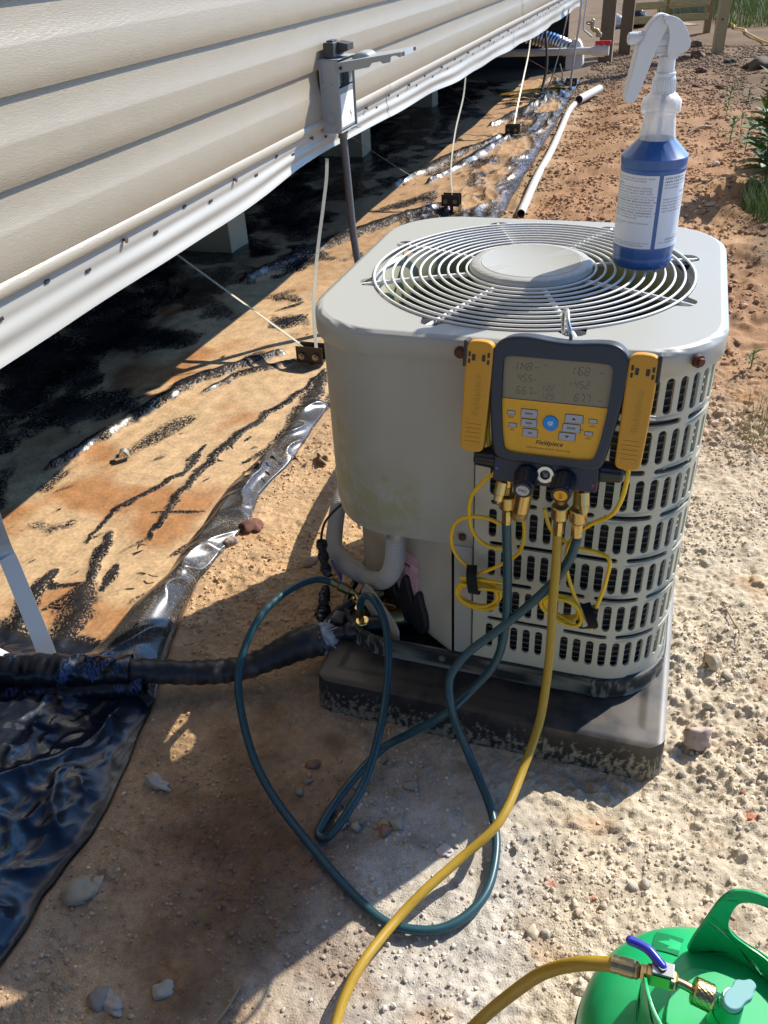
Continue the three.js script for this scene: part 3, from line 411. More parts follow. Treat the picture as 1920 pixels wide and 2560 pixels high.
  // the plain service panel on the left, ending above the valves
  const rl = 0.125, pl = BX + seam - rl, arcL = rl * Math.PI / 2;
  const wl = (s, off = 0) => { if (s <= pl) return [seam - 0.0015 - s, BZ + off]; const t = s - pl; if (t < arcL) { const a = t / rl; return [-BX + rl - (rl + off) * Math.sin(a), BZ - rl + (rl + off) * Math.cos(a)]; } return [-BX - off, BZ - rl - (t - arcL)]; };
  const tl = 0.75, YP = 0.343;
  const stain = dataTex(768, 512, (i, j, c) => { const s = i / 768 * tl, y = YP + j / 512 * 0.325; const bl = (cs, cy, rs, ry) => Math.exp(-Math.pow((s - cs) / rs, 2) - Math.pow((y - cy) / ry, 2)); const g = bl(0.26, 0.47, 0.07, 0.09) * 0.7 + bl(0.19, 0.40, 0.10, 0.05) + bl(0.13, 0.44, 0.05, 0.05) * 0.7 + bl(0.24, 0.52, 0.03, 0.05) * 0.6; const n = 0.5 + fbm(s * 26, y * 26, 4) + 0.35 * n2(s * 130, y * 130); const k = clamp(g * n * 1.5); const soot = clamp(0.34 * (0.5 + fbm(s * 9 + 3, y * 6, 3)) + 0.2 * sstep(0.42, 0.345, y) * (0.5 + n2(s * 30, y * 8))); let m = mix3(paintC, [0.30, 0.29, 0.16], 0.85 * k); m = mix3(m, [0.30, 0.265, 0.20], soot); c[0] = toS(m[0]); c[1] = toS(m[1]); c[2] = toS(m[2]); }, true, false);
  const panelG = surf(70, 8, (u, v) => { const s = u * tl, e = v < 0.06 ? -0.004 : 0, [x, z] = wl(s, e); return [x, v < 0.06 ? YP - 0.001 : lerp(YP, 0.668, (v - 0.06) / 0.94), z, u, v]; });
  obj('service_panel', toCreasedNormals(panelG, 0.7), mat([1, 1, 1], 0.48, { map: stain, bumpMap: speckTex, bumpScale: 0.0001 }), ac);
  obj('screw', [cyl(0.0065, 0.0065, 0.004, 0, 0, 0, 6).rotateX(Math.PI / 2).translate(-0.041, 0.365, BZ + 0.003)], rustM, ac);
  // below it: the corner post, the slanting valve panel and the dark opening
  const A = [-0.0585, BZ - 0.001], Bq = [-0.2665, 0.141], Cq = [-BX + 0.01, 0.09];
  obj('corner_post', [bx(seam + 0.055 - 0.002, 0.236, 0.004, (seam - 0.055) / 2 - 0.0015, YB + 0.118, BZ - 0.0035, 0.001)], paintM, ac);
  const quad = (a, b, ya, yb) => surf(10, 10, (u, v) => [lerp(a[0], b[0], u), lerp(ya, yb, v), lerp(a[1], b[1], u)]);
  const dirty = mat([1, 1, 1], 0.55, { vertexColors: true });
  obj('valve_panel', paint(mergeGeometries([surf(40, 60, (u, v) => [lerp(A[0] - 0.001, Bq[0], u), lerp(YB, YP + 0.003, v), lerp(A[1], Bq[1], u)])]), (x, y, z) => mix3([0.46, 0.44, 0.37], [0.25, 0.18, 0.11], clamp(0.1 + 0.6 * sstep(-0.13, -0.2, x + 0.04 * n2(x * 30, y * 30)) * sstep(0.40, 0.2, y + 0.05 * n2(x * 20, y * 20)) + 0.35 * n2(x * 25, y * 18)))), dirty, ac);
  obj('panel_back', quad(Bq, Cq, YB, YP), mat([0.34, 0.31, 0.25], 0.6), ac); obj('panel_back', quad(Cq, [-BX + 0.02, -BZ], YB, YP), mat([0.4, 0.37, 0.3], 0.6), ac);
  obj('panel_back', bx(BX * 2 - 0.02, 0.56, 0.004, 0, 0.385, -BZ + 0.002, 0.001), paintM, ac); obj('panel_ceiling', [bx(0.17, 0.004, 0.2, -0.14, YP + 0.004, 0.17, 0.001)], paintM, ac);
  // base pan
  const bp = path(BX + 0.004, BZ + 0.004, 0.116, 14), band2 = [[-0.006, 0.111], [0.001, 0.1105], [0.0035, 0.108], [0.003, 0.078], [0.005, 0.0755], [0.004, 0.073]];
  const bpan = surf(bp.length, band2.length - 1 + 14, (u, v) => { const k = Math.round(u * bp.length) % bp.length; const t = v * (band2.length - 1), i = Math.min(Math.floor(t), band2.length - 2), o = lerp(band2[i][0], band2[i + 1][0], t - i), y = lerp(band2[i][1], band2[i + 1][1], t - i); const [x, z] = path(BX + 0.004 + o, BZ + 0.004 + o, 0.116 + o, 14)[k]; return [x, y, z]; });
  const fine = mergeGeometries([bpan]);
  obj('base_pan', paint(surf(520, 18, (u, v) => { const P4 = bp.length, f = u * P4, k = Math.floor(f) % P4, k2 = (k + 1) % P4, t = v * (band2.length - 1), i = Math.min(Math.floor(t), band2.length - 2), o = lerp(band2[i][0], band2[i + 1][0], t - i), y = lerp(band2[i][1], band2[i + 1][1], t - i), q = [bp[k][0] + (bp[k2][0] - bp[k][0]) * (f - Math.floor(f)), bp[k][1] + (bp[k2][1] - bp[k][1]) * (f - Math.floor(f))], l = Math.hypot(q[0], q[1]); return [q[0] * (1 + o / l), y, q[1] * (1 + o / l)]; }), (x, y, z) => { const t = x * 1.0 + z * 0.9, s = sstep(0.0, 0.3, n2(t * 110, y * 34) + 0.6 * n2(t * 260, y * 90) + (0.09 - y) * 7); return mix3([0.020, 0.021, 0.020], [0.25, 0.24, 0.19], 0.8 * s); }), mat([1, 1, 1], 0.55, { vertexColors: true }), ac);
  for (const [x, z, nx, nz] of [[-0.075, BZ + 0.006, 0, 1], [0.235, 0.25, 0.6, 0.8]]) obj('bolt', [rod([x, 0.096, z], [x + nx * 0.004, 0.096, z + nz * 0.004], 0.006, 0.006, 6)], mat([0.3, 0.28, 0.24], 0.5, { metalness: 0.6 }), ac);
  // pink data label on the slanting panel
  const lt = canvasTex(256, 384, (g, w, h) => { g.fillStyle = '#e0b6bc'; g.fillRect(0, 0, w, h); g.fillStyle = '#7a4150'; g.fillRect(90, 110, 70, 30); for (let y = 20; y < h - 20; y += 22) { if (y > 90 && y < 150) continue; let x = 20; const r = rng(y); while (x < w - 40) { const l = 14 + r() * 40; g.fillRect(x, y, l, 6); x += l + 8; } } g.strokeStyle = '#8d5663'; g.lineWidth = 4; g.strokeRect(8, 8, w - 16, h - 16); });
  const dx = Bq[0] - A[0], dz = Bq[1] - A[1], L = Math.hypot(dx, dz), ex = [dx / L, dz / L], nrm = [-0.7, 0.7];
  obj('data_label', surf(1, 1, (u, v) => { const t = lerp(0.148, 0.086, u); return [A[0] + ex[0] * t + nrm[0] * 0.0012, lerp(0.168, 0.262, v) + 0.004 * u, A[1] + ex[1] * t + nrm[1] * 0.0012, u, v]; }), mat([1, 1, 1], 0.5, { map: lt }), ac);
  // black rubber flaps where the pipes pass through the panel
  for (const [t0, h, w] of [[0.082, 0.085, 0.034], [0.118, 0.10, 0.04], [0.16, 0.07, 0.04]]) { const g = extr(smoothShape([[-w / 2, 0], [w / 2, 0], [w * 0.55, h * 0.5], [w * 0.2, h * 0.8], [w * 0.1, h * 1.05], [-w * 0.12, h], [-w * 0.3, h * 0.7], [-w * 0.55, h * 0.5]]), 0.012, 0.003); const th = Math.atan2(-ex[1], ex[0]); obj('rubber_flap', g.translate(0, YB - 0.002, -0.004).rotateY(th + Math.PI).translate(A[0] + ex[0] * t0, 0, A[1] + ex[1] * t0), mat([0.014, 0.014, 0.015], 0.55), ac); }
}
// ---------------------------------------------------------------- electrical: disconnect box and flexible conduit
const boxM = mat([0.34, 0.37, 0.38], 0.42), boxDk = mat([0.22, 0.24, 0.25], 0.5);
{
  const t = thing('disconnect_box', 'open grey disconnect box on the siding with its cover flipped up', 'electrical box', [-1.085, 0.646, -2.725]);
  // local: x away from the wall, y up, z along the wall (near side at +0.074)
  const T = 0.0022, d = 0.062, w = 0.148, h = 0.205;
  const bs = obj('casing', [bx(0.003, h, w, 0.0015, h / 2, 0, 0.001), bx(d, h, T, d / 2, h / 2, w / 2, 0.001), bx(d, h, T, d / 2, h / 2, -w / 2, 0.001), bx(d, T, w - 0.004, d / 2, 0.0015, 0, 0.001), bx(d + 0.006, T, w + 0.004, d / 2 + 0.002, h + 0.001, 0, 0.001), bx(0.045, 0.062, 0.0016, 0.034, h - 0.032, w / 2 + 0.0022, 0.0007)], boxM, t);
  obj('knockout', new THREE.TorusGeometry(0.0125, 0.0012, 6, 30).translate(0.031, 0.042, w / 2 + 0.0015), boxM, bs);
  obj('knockout', new THREE.TorusGeometry(0.0195, 0.001, 6, 36).translate(0.031, 0.042, w / 2 + 0.0015), boxM, bs);
  for (const [x, y] of [[0.01, 0.145], [0.028, 0.148], [0.044, 0.146], [0.012, 0.125], [0.042, 0.138], [0.035, 0.165], [0.044, 0.010]]) obj('rivet', cyl(0.0022, 0.0022, 0.0015, 0, 0, 0, 10).rotateX(Math.PI / 2).translate(x, y, w / 2 + 0.0016), boxDk, bs);
  // front: inner cover, paper label, dark pull-out opening
  obj('inner_cover', [bx(0.002, 0.118, w - 0.02, d - 0.006, 0.066, 0, 0.0008), bx(0.002, 0.05, 0.018, d - 0.006, 0.155, 0.054, 0.0008), bx(0.002, 0.05, 0.03, d - 0.006, 0.155, -0.05, 0.0008)], boxDk, t);
  obj('fuse_block', [bx(0.02, 0.05, 0.075, d - 0.03, 0.155, 0.006, 0.003), bx(0.008, 0.008, 0.06, d - 0.012, 0.172, 0.006, 0.002)], mat([0.012, 0.012, 0.013], 0.4), t);
  const lab = canvasTex(256, 256, (g, W, H) => { g.fillStyle = '#e9e6de'; g.fillRect(0, 0, W, H); const r = rng(5); for (let i = 0; i < 60; i++) { g.fillStyle = `rgba(${120 + r() * 60},${100 + r() * 50},${80 + r() * 40},${0.15 + r() * 0.3})`; g.beginPath(); g.ellipse(r() * W, r() * H, 2 + r() * 10, 2 + r() * 6, r() * 3, 0, 7); g.fill(); } g.fillStyle = '#7c5444'; g.fillRect(170, 150, 18, 34); g.fillRect(196, 170, 14, 40); });
  obj('paper_label', surf(1, 1, (u, v) => [d - 0.0044, lerp(0.014, 0.108, v), lerp(0.055, -0.06, u), u, v]), mat([1, 1, 1], 0.85, { map: lab }), t);
  // flipped-up cover, hinged at the top
  const cv = new THREE.Group(); cv.name = 'cover'; cv.position.set(d + 0.002, h - 0.022, 0); cv.rotation.z = 0.13; t.add(cv);
  const L = 0.205, W = w + 0.006; const side = shapeOf([[0, 0.014], [0, -0.008], [0.004, -0.012], [0.10, -0.010], [0.112, 0.001], [0.135, 0.002], [0.145, -0.007], [0.168, -0.006], [0.171, 0.006], [0.178, 0.009], [0.19, 0.008], [0.2, 0.002], [L, 0.004], [L, 0.014]]);
  obj('cover_plate', [bx(L, 0.0018, W, L / 2, 0.014, 0, 0.0008), bx(0.0018, 0.014, W * 0.6, L, 0.008, 0, 0.0006)], boxM, cv);
  obj('cover_side', extr(side, 0.0016, 0.0003).translate(0, 0, W / 2 - 0.001), boxM, cv); obj('cover_side', extr(side, 0.0016, 0.0003).translate(0, 0, -W / 2 - 0.0006), boxM, cv);
  obj('bulge', new THREE.CapsuleGeometry(0.02, 0.05, 8, 20).rotateX(Math.PI / 2).scale(1.5, 0.85, 1).translate(0.06, 0.014, -0.005), boxM, cv);
  obj('hinge_pin', cyl(0.005, 0.005, 0.004, 0, 0, 0, 14).rotateX(Math.PI / 2).translate(0.01, 0, W / 2 + 0.002), mat([0.03, 0.03, 0.03], 0.5), cv);
  // conduit hub and the bracket under the box
  obj('hub', [cyl(0.018, 0.018, 0.012, 0.034, -0.007, -0.006, 10), cyl(0.0145, 0.016, 0.014, 0.034, -0.019, -0.006, 20)], mat([0.2, 0.17, 0.13], 0.6, { metalness: 0.5 }), t);
  obj('washer', cyl(0.022, 0.022, 0.0015, 0.058, -0.003, -0.05, 24), steelM, t);
  const pb = thing('fuse_pullout', 'black fuse pull-out block lying on top of the disconnect box', 'fuse holder', [-1.042, 0.854, -2.718]);
  obj('body', [bx(0.034, 0.042, 0.056, -0.012, 0.021, 0.026, 0.003), bx(0.034, 0.034, 0.03, -0.012, 0.019, -0.02, 0.003)], mat([0.05, 0.05, 0.052], 0.5), pb);
  obj('handle', [extr(shapeOf([[0, 0.012], [0.034, 0.022], [0.034, 0.038], [0.0, 0.044]]), 0.05, 0.001).translate(0.004, -0.004, -0.03), bx(0.02, 0.006, 0.04, -0.012, 0.044, 0.02, 0.002)], mat([0.04, 0.042, 0.048], 0.35), pb);
}
function ribbed(pts, r, n, amp, per) { const c = curve(pts), L = c.getLength(), fr = c.computeFrenetFrames(n); return surf(16, n, (u, v, i, j) => { const p = c.getPointAt(Math.min(1, v)), a = u * Math.PI * 2, rr = r + amp * Math.sin(v * L / per * Math.PI * 2), N = fr.normals[Math.min(j, n)], B = fr.binormals[Math.min(j, n)]; return [p.x + rr * (N.x * Math.cos(a) + B.x * Math.sin(a)), p.y + rr * (N.y * Math.cos(a) + B.y * Math.sin(a)), p.z + rr * (N.z * Math.cos(a) + B.z * Math.sin(a))]; }); }
{
  const t = thing('flexible_conduit', 'dark grey flexible conduit dropping from the disconnect box behind the air conditioner', 'conduit');
  obj('conduit_tube', ribbed([[-1.051, 0.628, -2.731], [-1.046, 0.5, -2.731], [-1.035, 0.3, -2.725], [-1.0, 0.13, -2.69], [-0.93, 0.05, -2.56], [-0.84, 0.03, -2.3], [-0.75, 0.035, -2.0], [-0.70, 0.05, -1.82]], 0.0125, 520, 0.0007, 0.0075), mat([0.115, 0.115, 0.118], 0.45), t);
  const w = thing('whip_conduit', 'light grey ribbed conduit looping from the ground up into the air conditioner', 'conduit');
  const cp = [[-0.70, 0.05, -1.80], [-0.665, 0.085, -1.62], [-0.625, 0.105, -1.44], [-0.605, 0.098, -1.36], [-0.578, 0.098, -1.285], [-0.535, 0.105, -1.232], [-0.475, 0.125, -1.182], [-0.425, 0.16, -1.135], [-0.39, 0.215, -1.095], [-0.372, 0.27, -1.075], [-0.366, 0.345, -1.07]];
  obj('conduit_tube', ribbed(cp, 0.0165, 900, 0.0017, 0.0066), mat([0.40, 0.385, 0.35], 0.55), w);
  obj('connector', [along(cyl(0.0195, 0.0195, 0.022, 0, 0, 0, 10), [-0.367, 0.335, -1.07], [-0.366, 0.345, -1.07])], mat([0.42, 0.42, 0.41], 0.4, { metalness: 0.7 }), w);
  const b = thing('control_wire', 'thin black control wire with taped splice hanging beside the ribbed conduit', 'wire');
  obj('cable', tube([[-0.44, 0.338, -1.17], [-0.505, 0.275, -1.235], [-0.567, 0.205, -1.225], [-0.575, 0.15, -1.215], [-0.552, 0.12, -1.185], [-0.535, 0.1, -1.165]], 0.0026, 60, 8), mat([0.03, 0.018, 0.012], 0.5), b);
  const tw = (pts, r, s) => { const c = curve(pts), n = 60, fr = c.computeFrenetFrames(n); return surf(14, n, (u, v, i, j) => { const p = c.getPointAt(v), a = u * 6.2832, rr = r(v) * (1 + 0.28 * n2(v * 22 + u * 3 + s, u * 4) + 0.2 * Math.sin(a * 2 + v * 20)), N = fr.normals[j], B = fr.binormals[j]; return [p.x + rr * (N.x * Math.cos(a) + B.x * Math.sin(a)), p.y + rr * (N.y * Math.cos(a) + B.y * Math.sin(a)), p.z + rr * (N.z * Math.cos(a) + B.z * Math.sin(a))]; }); };
  obj('tape_splice', [tw([[-0.574, 0.17, -1.215], [-0.56, 0.12, -1.19], [-0.55, 0.11, -1.175]], (v) => 0.010, 2), tw([[-0.545, 0.11, -1.15], [-0.538, 0.075, -1.11], [-0.525, 0.055, -1.075], [-0.515, 0.05, -1.045]], (v) => 0.014 * Math.sin(0.5 + v * 2.4), 5)], mat([0.014, 0.014, 0.017], 0.28), b);
}

// ---------------------------------------------------------------- refrigerant line set and the two service valves
{
  const t = thing('line_set', 'black insulated refrigerant pipe lying across the sand to the valves', 'insulated pipe');
  const pts = [[-1.42, 0.045, -0.74], [-1.2, 0.062, -0.775], [-1.067, 0.07, -0.81], [-0.935, 0.072, -0.845], [-0.817, 0.062, -0.887], [-0.723, 0.045, -0.925], [-0.644, 0.045, -0.958], [-0.59, 0.06, -0.99], [-0.545, 0.075, -1.02], [-0.515, 0.075, -1.04]];
  const sleeve = (v0, v1, r, amp, seed, n = 160, ring = 0.0012) => { const c = curve(pts), fr = c.computeFrenetFrames(n); return surf(28, n, (u, v, i, j) => { const q = lerp(v0, v1, v), p = c.getPointAt(q), a = u * 6.2832, k = Math.min(n, Math.round(q * n)), N = fr.normals[k], B = fr.binormals[k]; const rr = r(q) + amp * (n2(q * 24 + seed, u * 5) + 0.6 * n2(q * 70, u * 9 + seed)) * Math.sin(Math.PI * u) + ring * Math.sin(q * 260 + 3 * n2(q * 20, 3) + 2 * Math.sin(a)); return [p.x + rr * (N.x * Math.cos(a) + B.x * Math.sin(a)), p.y + rr * (N.y * Math.cos(a) + B.y * Math.sin(a)), p.z + rr * (N.z * Math.cos(a) + B.z * Math.sin(a)), q * 3, u]; }); };
  const foam = mat([1, 1, 1], 0.5, { vertexColors: true });
  const dustC = (x, y, z, nx, ny) => { const k = sstep(0.05, 0.5, n2(x * 26, z * 26) + 0.5 * n2(x * 90, z * 90) + 0.25 * ny); return mix3([0.014, 0.0145, 0.017], [0.16, 0.12, 0.08], 0.4 * k); };
  obj('insulation', paint(sleeve(0, 1, (q) => 0.0225 + 0.008 * sstep(0.86, 0.97, q), 0.003, 1), dustC), foam, t);
  // the tape-wrapped bundle with printed tape
  const tapeT = canvasTex(1024, 256, (g, W, H) => { g.fillStyle = '#12151c'; g.fillRect(0, 0, W, H); g.strokeStyle = 'rgba(5,6,9,.9)'; for (let i = 0; i < 120; i++) { g.beginPath(); g.moveTo(i * 9, 0); g.lineTo(i * 9 + 14, H); g.stroke(); } g.fillStyle = '#33507f'; g.font = 'bold 44px sans-serif'; const r = rng(9); const words = ['NASON', 'TAPE', 'ON', 'CAST', '657', 'OS']; for (let i = 0; i < 26; i++) { g.save(); g.translate(r() * W, r() * H); g.rotate(0.5 + r() * 0.3); g.globalAlpha = 0.45 + r() * 0.5; g.fillText(words[i % 6], 0, 0); g.restore(); } });
  tapeT.wrapS = tapeT.wrapT = THREE.RepeatWrapping; const wr = mat([1, 1, 1], 0.36, { map: tapeT });
  obj('tape_wrap', [sleeve(0.29, 0.63, (q) => 0.029 + 0.002 * Math.sin(q * 30), 0.006, 4, 220, 0)], wr, t);
  obj('tape_wrap', [(() => { const c = curve([[-1.09, 0.04, -0.775], [-0.98, 0.04, -0.805], [-0.88, 0.04, -0.848], [-0.80, 0.045, -0.875]]), n = 120, fr = c.computeFrenetFrames(n); return surf(20, n, (u, v, i, j) => { const p = c.getPointAt(v), a = u * 6.2832, N = fr.normals[j], B = fr.binormals[j], rr = 0.019 + 0.006 * n2(v * 6, u * 4) + 0.002 * n2(v * 25, u * 7 + 3); return [p.x + rr * (N.x * Math.cos(a) + B.x * Math.sin(a)), p.y + rr * (N.y * Math.cos(a) + B.y * Math.sin(a)), p.z + rr * (N.z * Math.cos(a) + B.z * Math.sin(a)), v * 0.7, u * 0.6]; }); })()], wr, t);
  // insulating putty where the sleeve stops: crumpled pale fibres
  const q = rng(21), fib = []; const blob = rock(0.026, 8, 1.0, 4, 0.5).translate(-0.508, 0.078, -1.045); fib.push(blob);
  for (let i = 0; i < 260; i++) { const a = q() * 6.28, b = q() * 3.1, R0 = 0.023, p = [-0.508 + R0 * Math.sin(b) * Math.cos(a), 0.078 + R0 * Math.cos(b), -1.045 + R0 * Math.sin(b) * Math.sin(a)]; const e = p.map((v) => v + (q() - 0.5) * 0.028); fib.push(band([p, e], 0.0022, 0.0005, [q() - 0.5, q() - 0.5, q() - 0.5], 2)); }
  obj('fibre_plug', fib, mat([0.5, 0.49, 0.48], 0.7), t);
  // copper stub, black sleeves towards the valves
  obj('suction_stub', [tube([[-0.505, 0.082, -1.05], [-0.455, 0.09, -1.066], [-0.37, 0.105, -1.10]], 0.0145, 30, 18), tube([[-0.463, 0.0885, -1.063], [-0.405, 0.099, -1.086]], 0.0195, 16, 20)], paintedBlack(), t);
  obj('liquid_stub', [tube([[-0.515, 0.085, -1.06], [-0.5, 0.1, -1.09], [-0.46, 0.115, -1.13], [-0.38, 0.125, -1.19]], 0.0085, 30, 14), bx(0.03, 0.022, 0.03, -0.49, 0.1, -1.075, 0.006)], paintedBlack(), t);
  function paintedBlack() { return mat([0.016, 0.016, 0.018], 0.35); }
  const v1 = thing('service_valves', 'brass service valves on a beige plate at the corner of the air conditioner', 'valve');
  // mounting plate seen nearly edge-on
  obj('mounting_plate', extr(shapeOf([[0, 0.125], [0.0, 0.146], [0.012, 0.166], [0.034, 0.169], [0.098, 0.136], [0.110, 0.12], [0.112, 0.088], [0.085, 0.085], [0.03, 0.10]]), 0.003, 0.0004).rotateY(-0.62).translate(-0.454, 0.0, -1.118), mat([0.42, 0.39, 0.31], 0.55), v1);
  obj('valve_body', [rod([-0.40, 0.108, -1.09], [-0.375, 0.108, -1.105], 0.019, 0.019, 18), rod([-0.436, 0.086, -1.07], [-0.43, 0.075, -1.075], 0.011, 0.011, 6), rod([-0.455, 0.112, -1.115], [-0.41, 0.135, -1.15], 0.010, 0.012, 10), bx(0.03, 0.05, 0.03, -0.40, 0.105, -1.12, 0.006)], brassDk, v1);
}

// ---------------------------------------------------------------- tie-down anchors and straps
const galvM = mat([0.44, 0.47, 0.47], 0.42, { metalness: 0.55, bumpMap: grainBump, bumpScale: 0.0002 });
const strapM = mat([0.47, 0.42, 0.30], 0.5, { metalness: 0.2 });
const headM = mat([0.075, 0.058, 0.042], 0.55, { metalness: 0.6 });
function anchor(x, z, y, label, extra) {
  const t = thing('ground_anchor', label, 'ground anchor', [x, lowH(x, z) + y, z], 0, null);
  // a channel with two strap bolts, on a rod that goes into the ground
  obj('head', [bx(0.092, 0.055, 0.004, 0, 0.045, 0.02, 0.001), bx(0.092, 0.055, 0.004, 0, 0.045, -0.02, 0.001), bx(0.092, 0.004, 0.036, 0, 0.0195, 0, 0.001)], headM, t);
  for (const sx of [-0.024, 0.024]) { obj('strap_bolt', [rod([sx, 0.042, -0.026], [sx, 0.042, 0.036], 0.0055, 0.0055, 12), rod([sx, 0.042, 0.0225], [sx, 0.042, 0.031], 0.0115, 0.0115, 6)], mat([0.3, 0.27, 0.2], 0.4, { metalness: 0.9 }), t); }
  obj('rod', rod([0, 0.02, 0], [0.006, -0.14, 0.0], 0.009, 0.009, 12), headM, t);
  return t;
}
{
  const g = 'ground anchors along the edge of the plastic';
  anchor(-1.06, -2.33, 0.0, 'rusty two-bolt ground anchor right beside the air conditioner, holding two straps');
  anchor(-1.05, -4.16, 0.02, 'rusty ground anchor just behind the air conditioner lid, holding two thin straps');
  anchor(-1.08, -5.93, 0.02, 'rusty ground anchor beside the hole in the plastic, behind the white pipe');
  anchor(-0.965, -7.95, 0.02, 'farthest ground anchor by the yellow strips, under the loose hanging wires');
  const a0 = thing('strap_anchor', 'ground anchor with two threaded bolts under the taped pipe bundle', 'ground anchor', [-0.975, 0.02, -0.835]);
  obj('head', [bx(0.11, 0.05, 0.004, 0, 0.02, 0.02, 0.001), bx(0.11, 0.004, 0.05, 0, -0.004, -0.005, 0.001)], headM, a0);
  for (const sx of [-0.006, 0.038]) obj('strap_bolt', [rod([sx, 0.018, 0.0], [sx, 0.014, 0.055], 0.0065, 0.0065, 14), rod([sx, 0.018, 0.022], [sx, 0.0172, 0.034], 0.0125, 0.0125, 6), rod([sx, 0.0155, 0.0505], [sx, 0.0153, 0.0525], 0.0072, 0.0072, 14)], mat([0.25, 0.2, 0.12], 0.45, { metalness: 0.85 }), a0);
  obj('rod', rod([0, 0, 0], [0, -0.12, 0], 0.009, 0.009), headM, a0);
  const strap = (name, label, pts, w, m = strapM, side = [1, 0, 0], grp) => { const o = obj(name, band(pts, w, 0.0014, side, 40), m); tag(o, label, 'strap', grp); return o; };
  strap('galvanized_strap', 'wide galvanized strap bent down to the taped pipe bundle at the edge', [[-1.118, 0.575, -0.99], [-1.108, 0.36, -0.958], [-1.10, 0.235, -0.948], [-1.093, 0.222, -0.944], [-1.06, 0.165, -0.918], [-1.0, 0.065, -0.868], [-0.985, 0.04, -0.85]], 0.032, galvM, [0.8, 0, -0.6]);
  strap('galvanized_strap', 'short bright galvanized strap running left from the bolted anchor', [[-1.9, 0.5, -0.80], [-1.3, 0.17, -0.835], [-1.1, 0.066, -0.85], [-1.02, 0.04, -0.845], [-0.98, 0.03, -0.83]], 0.032, mat([0.66, 0.68, 0.66], 0.35, { metalness: 0.4 }), [0, 0.3, 1]);
  strap('tie_down_strap', 'diagonal pale strap from the nearest pier side down to the anchor beside the air conditioner', [[-2.0, 0.52, -2.56], [-1.6, 0.31, -2.46], [-1.07, 0.045, -2.335]], 0.019, strapM, [0, 0.35, 1]);
  strap('tie_down_strap', 'kinked cream strap hanging beside the conduit to the anchor by the unit', [[-1.085, 0.57, -2.66], [-1.083, 0.52, -2.64], [-1.086, 0.44, -2.60], [-1.09, 0.3, -2.52], [-1.068, 0.16, -2.4], [-1.04, 0.05, -2.325]], 0.012, strapM, [0.6, 0, -0.8]);
  strap('tie_down_strap', 'diagonal thin strap ending at the second anchor behind the lid', [[-2.0, 0.52, -4.42], [-1.5, 0.26, -4.28], [-1.07, 0.065, -4.165]], 0.02, strapM, [0, 0.35, 1]);
  strap('tie_down_strap', 'kinked thin strap hanging from the siding to the second anchor', [[-1.09, 0.565, -4.62], [-1.085, 0.47, -4.55], [-1.09, 0.33, -4.40], [-1.075, 0.18, -4.25], [-1.045, 0.07, -4.165]], 0.0085, strapM, [0.6, 0, -0.8]);
  strap('tie_down_strap', 'diagonal thin strap ending at the third anchor by the hole', [[-2.0, 0.52, -6.25], [-1.5, 0.27, -6.08], [-1.1, 0.065, -5.94]], 0.02, strapM, [0, 0.35, 1]);
  strap('tie_down_strap', 'kinked wire-thin strap hanging from the siding to the third anchor', [[-1.09, 0.545, -6.55], [-1.085, 0.45, -6.46], [-1.085, 0.30, -6.27], [-1.08, 0.15, -6.05], [-1.075, 0.07, -5.935]], 0.010, strapM, [0.6, 0, -0.8]);
  strap('tie_down_strap', 'dim diagonal strap reaching the farthest anchor by the yellow strips', [[-2.0, 0.52, -8.25], [-0.98, 0.06, -7.955]], 0.02, strapM, [0, 0.35, 1]);
}
// scraps on the sheet
{
  const c = thing('conduit_clip', 'small metal conduit clip lying on the sandy plastic', 'metal clip', [-1.334, sheetH(-1.334, -1.629) + 0.012, -1.629], 0.5);
  obj('strap_loop', band([[-0.024, 0, 0], [-0.01, 0.001, 0], [-0.006, 0.012, 0], [0.006, 0.016, 0], [0.014, 0.006, 0], [0.015, -0.006, 0]], 0.022, 0.0018, [0, 0, 1]), mat([0.42, 0.43, 0.36], 0.4, { metalness: 0.5 }), c);
  const lm = [mat([0.36, 0.22, 0.11], 0.8), mat([0.33, 0.24, 0.14], 0.8), mat([0.17, 0.09, 0.05], 0.8)], spots = [[-0.962, -1.674], [-0.891, -1.727], [-0.853, -1.70], [-0.901, -1.63], [-0.822, -1.756], [-1.058, -1.274], [-0.99, -1.168], [-1.056, -1.725], [-0.93, -1.66], [-0.945, -1.61], [-0.985, -1.73], [-0.915, -1.70]];
  const lf = []; for (let k = 0; k < 3; k++) lf.push(surf(6, 12, (u, v) => { const w = Math.sin(Math.PI * Math.pow(v, 0.8)) * 0.0056, x = (u - 0.5) * 2; return [x * w, 0.004 + (0.5 + k * 0.35) * Math.abs(x) * w * 0.9 + 0.006 * Math.sin(v * 3.1) * (k - 0.6), (v - 0.5) * 0.026]; }));
  spots.forEach(([x, z], i) => { const o = obj('dead_leaf', lf[i % 3], lm[(i * 7) % 3]); o.position.set(x, Math.max(sheetH(x, z) + (x > sheetEdge(z) - 0.16 && z > -2 ? 0.02 : 0), groundY(x, z)) + 0.002, z); o.rotation.set(0.1 * i % 0.4, i * 2.4, 0.15); const far = { 5: 'single curled brown leaf halfway down the sandy plastic, apart from the others', 6: 'lone curled leaf on the plastic nearest the taped pipe bundle', 7: 'thin dry leaf on the plastic farthest left of the scattered leaves' }[i]; tag(o, far || 'curled brown dead leaf among the cluster on the sandy plastic', 'leaf', far ? null : 'dead leaves scattered on the plastic'); });
}
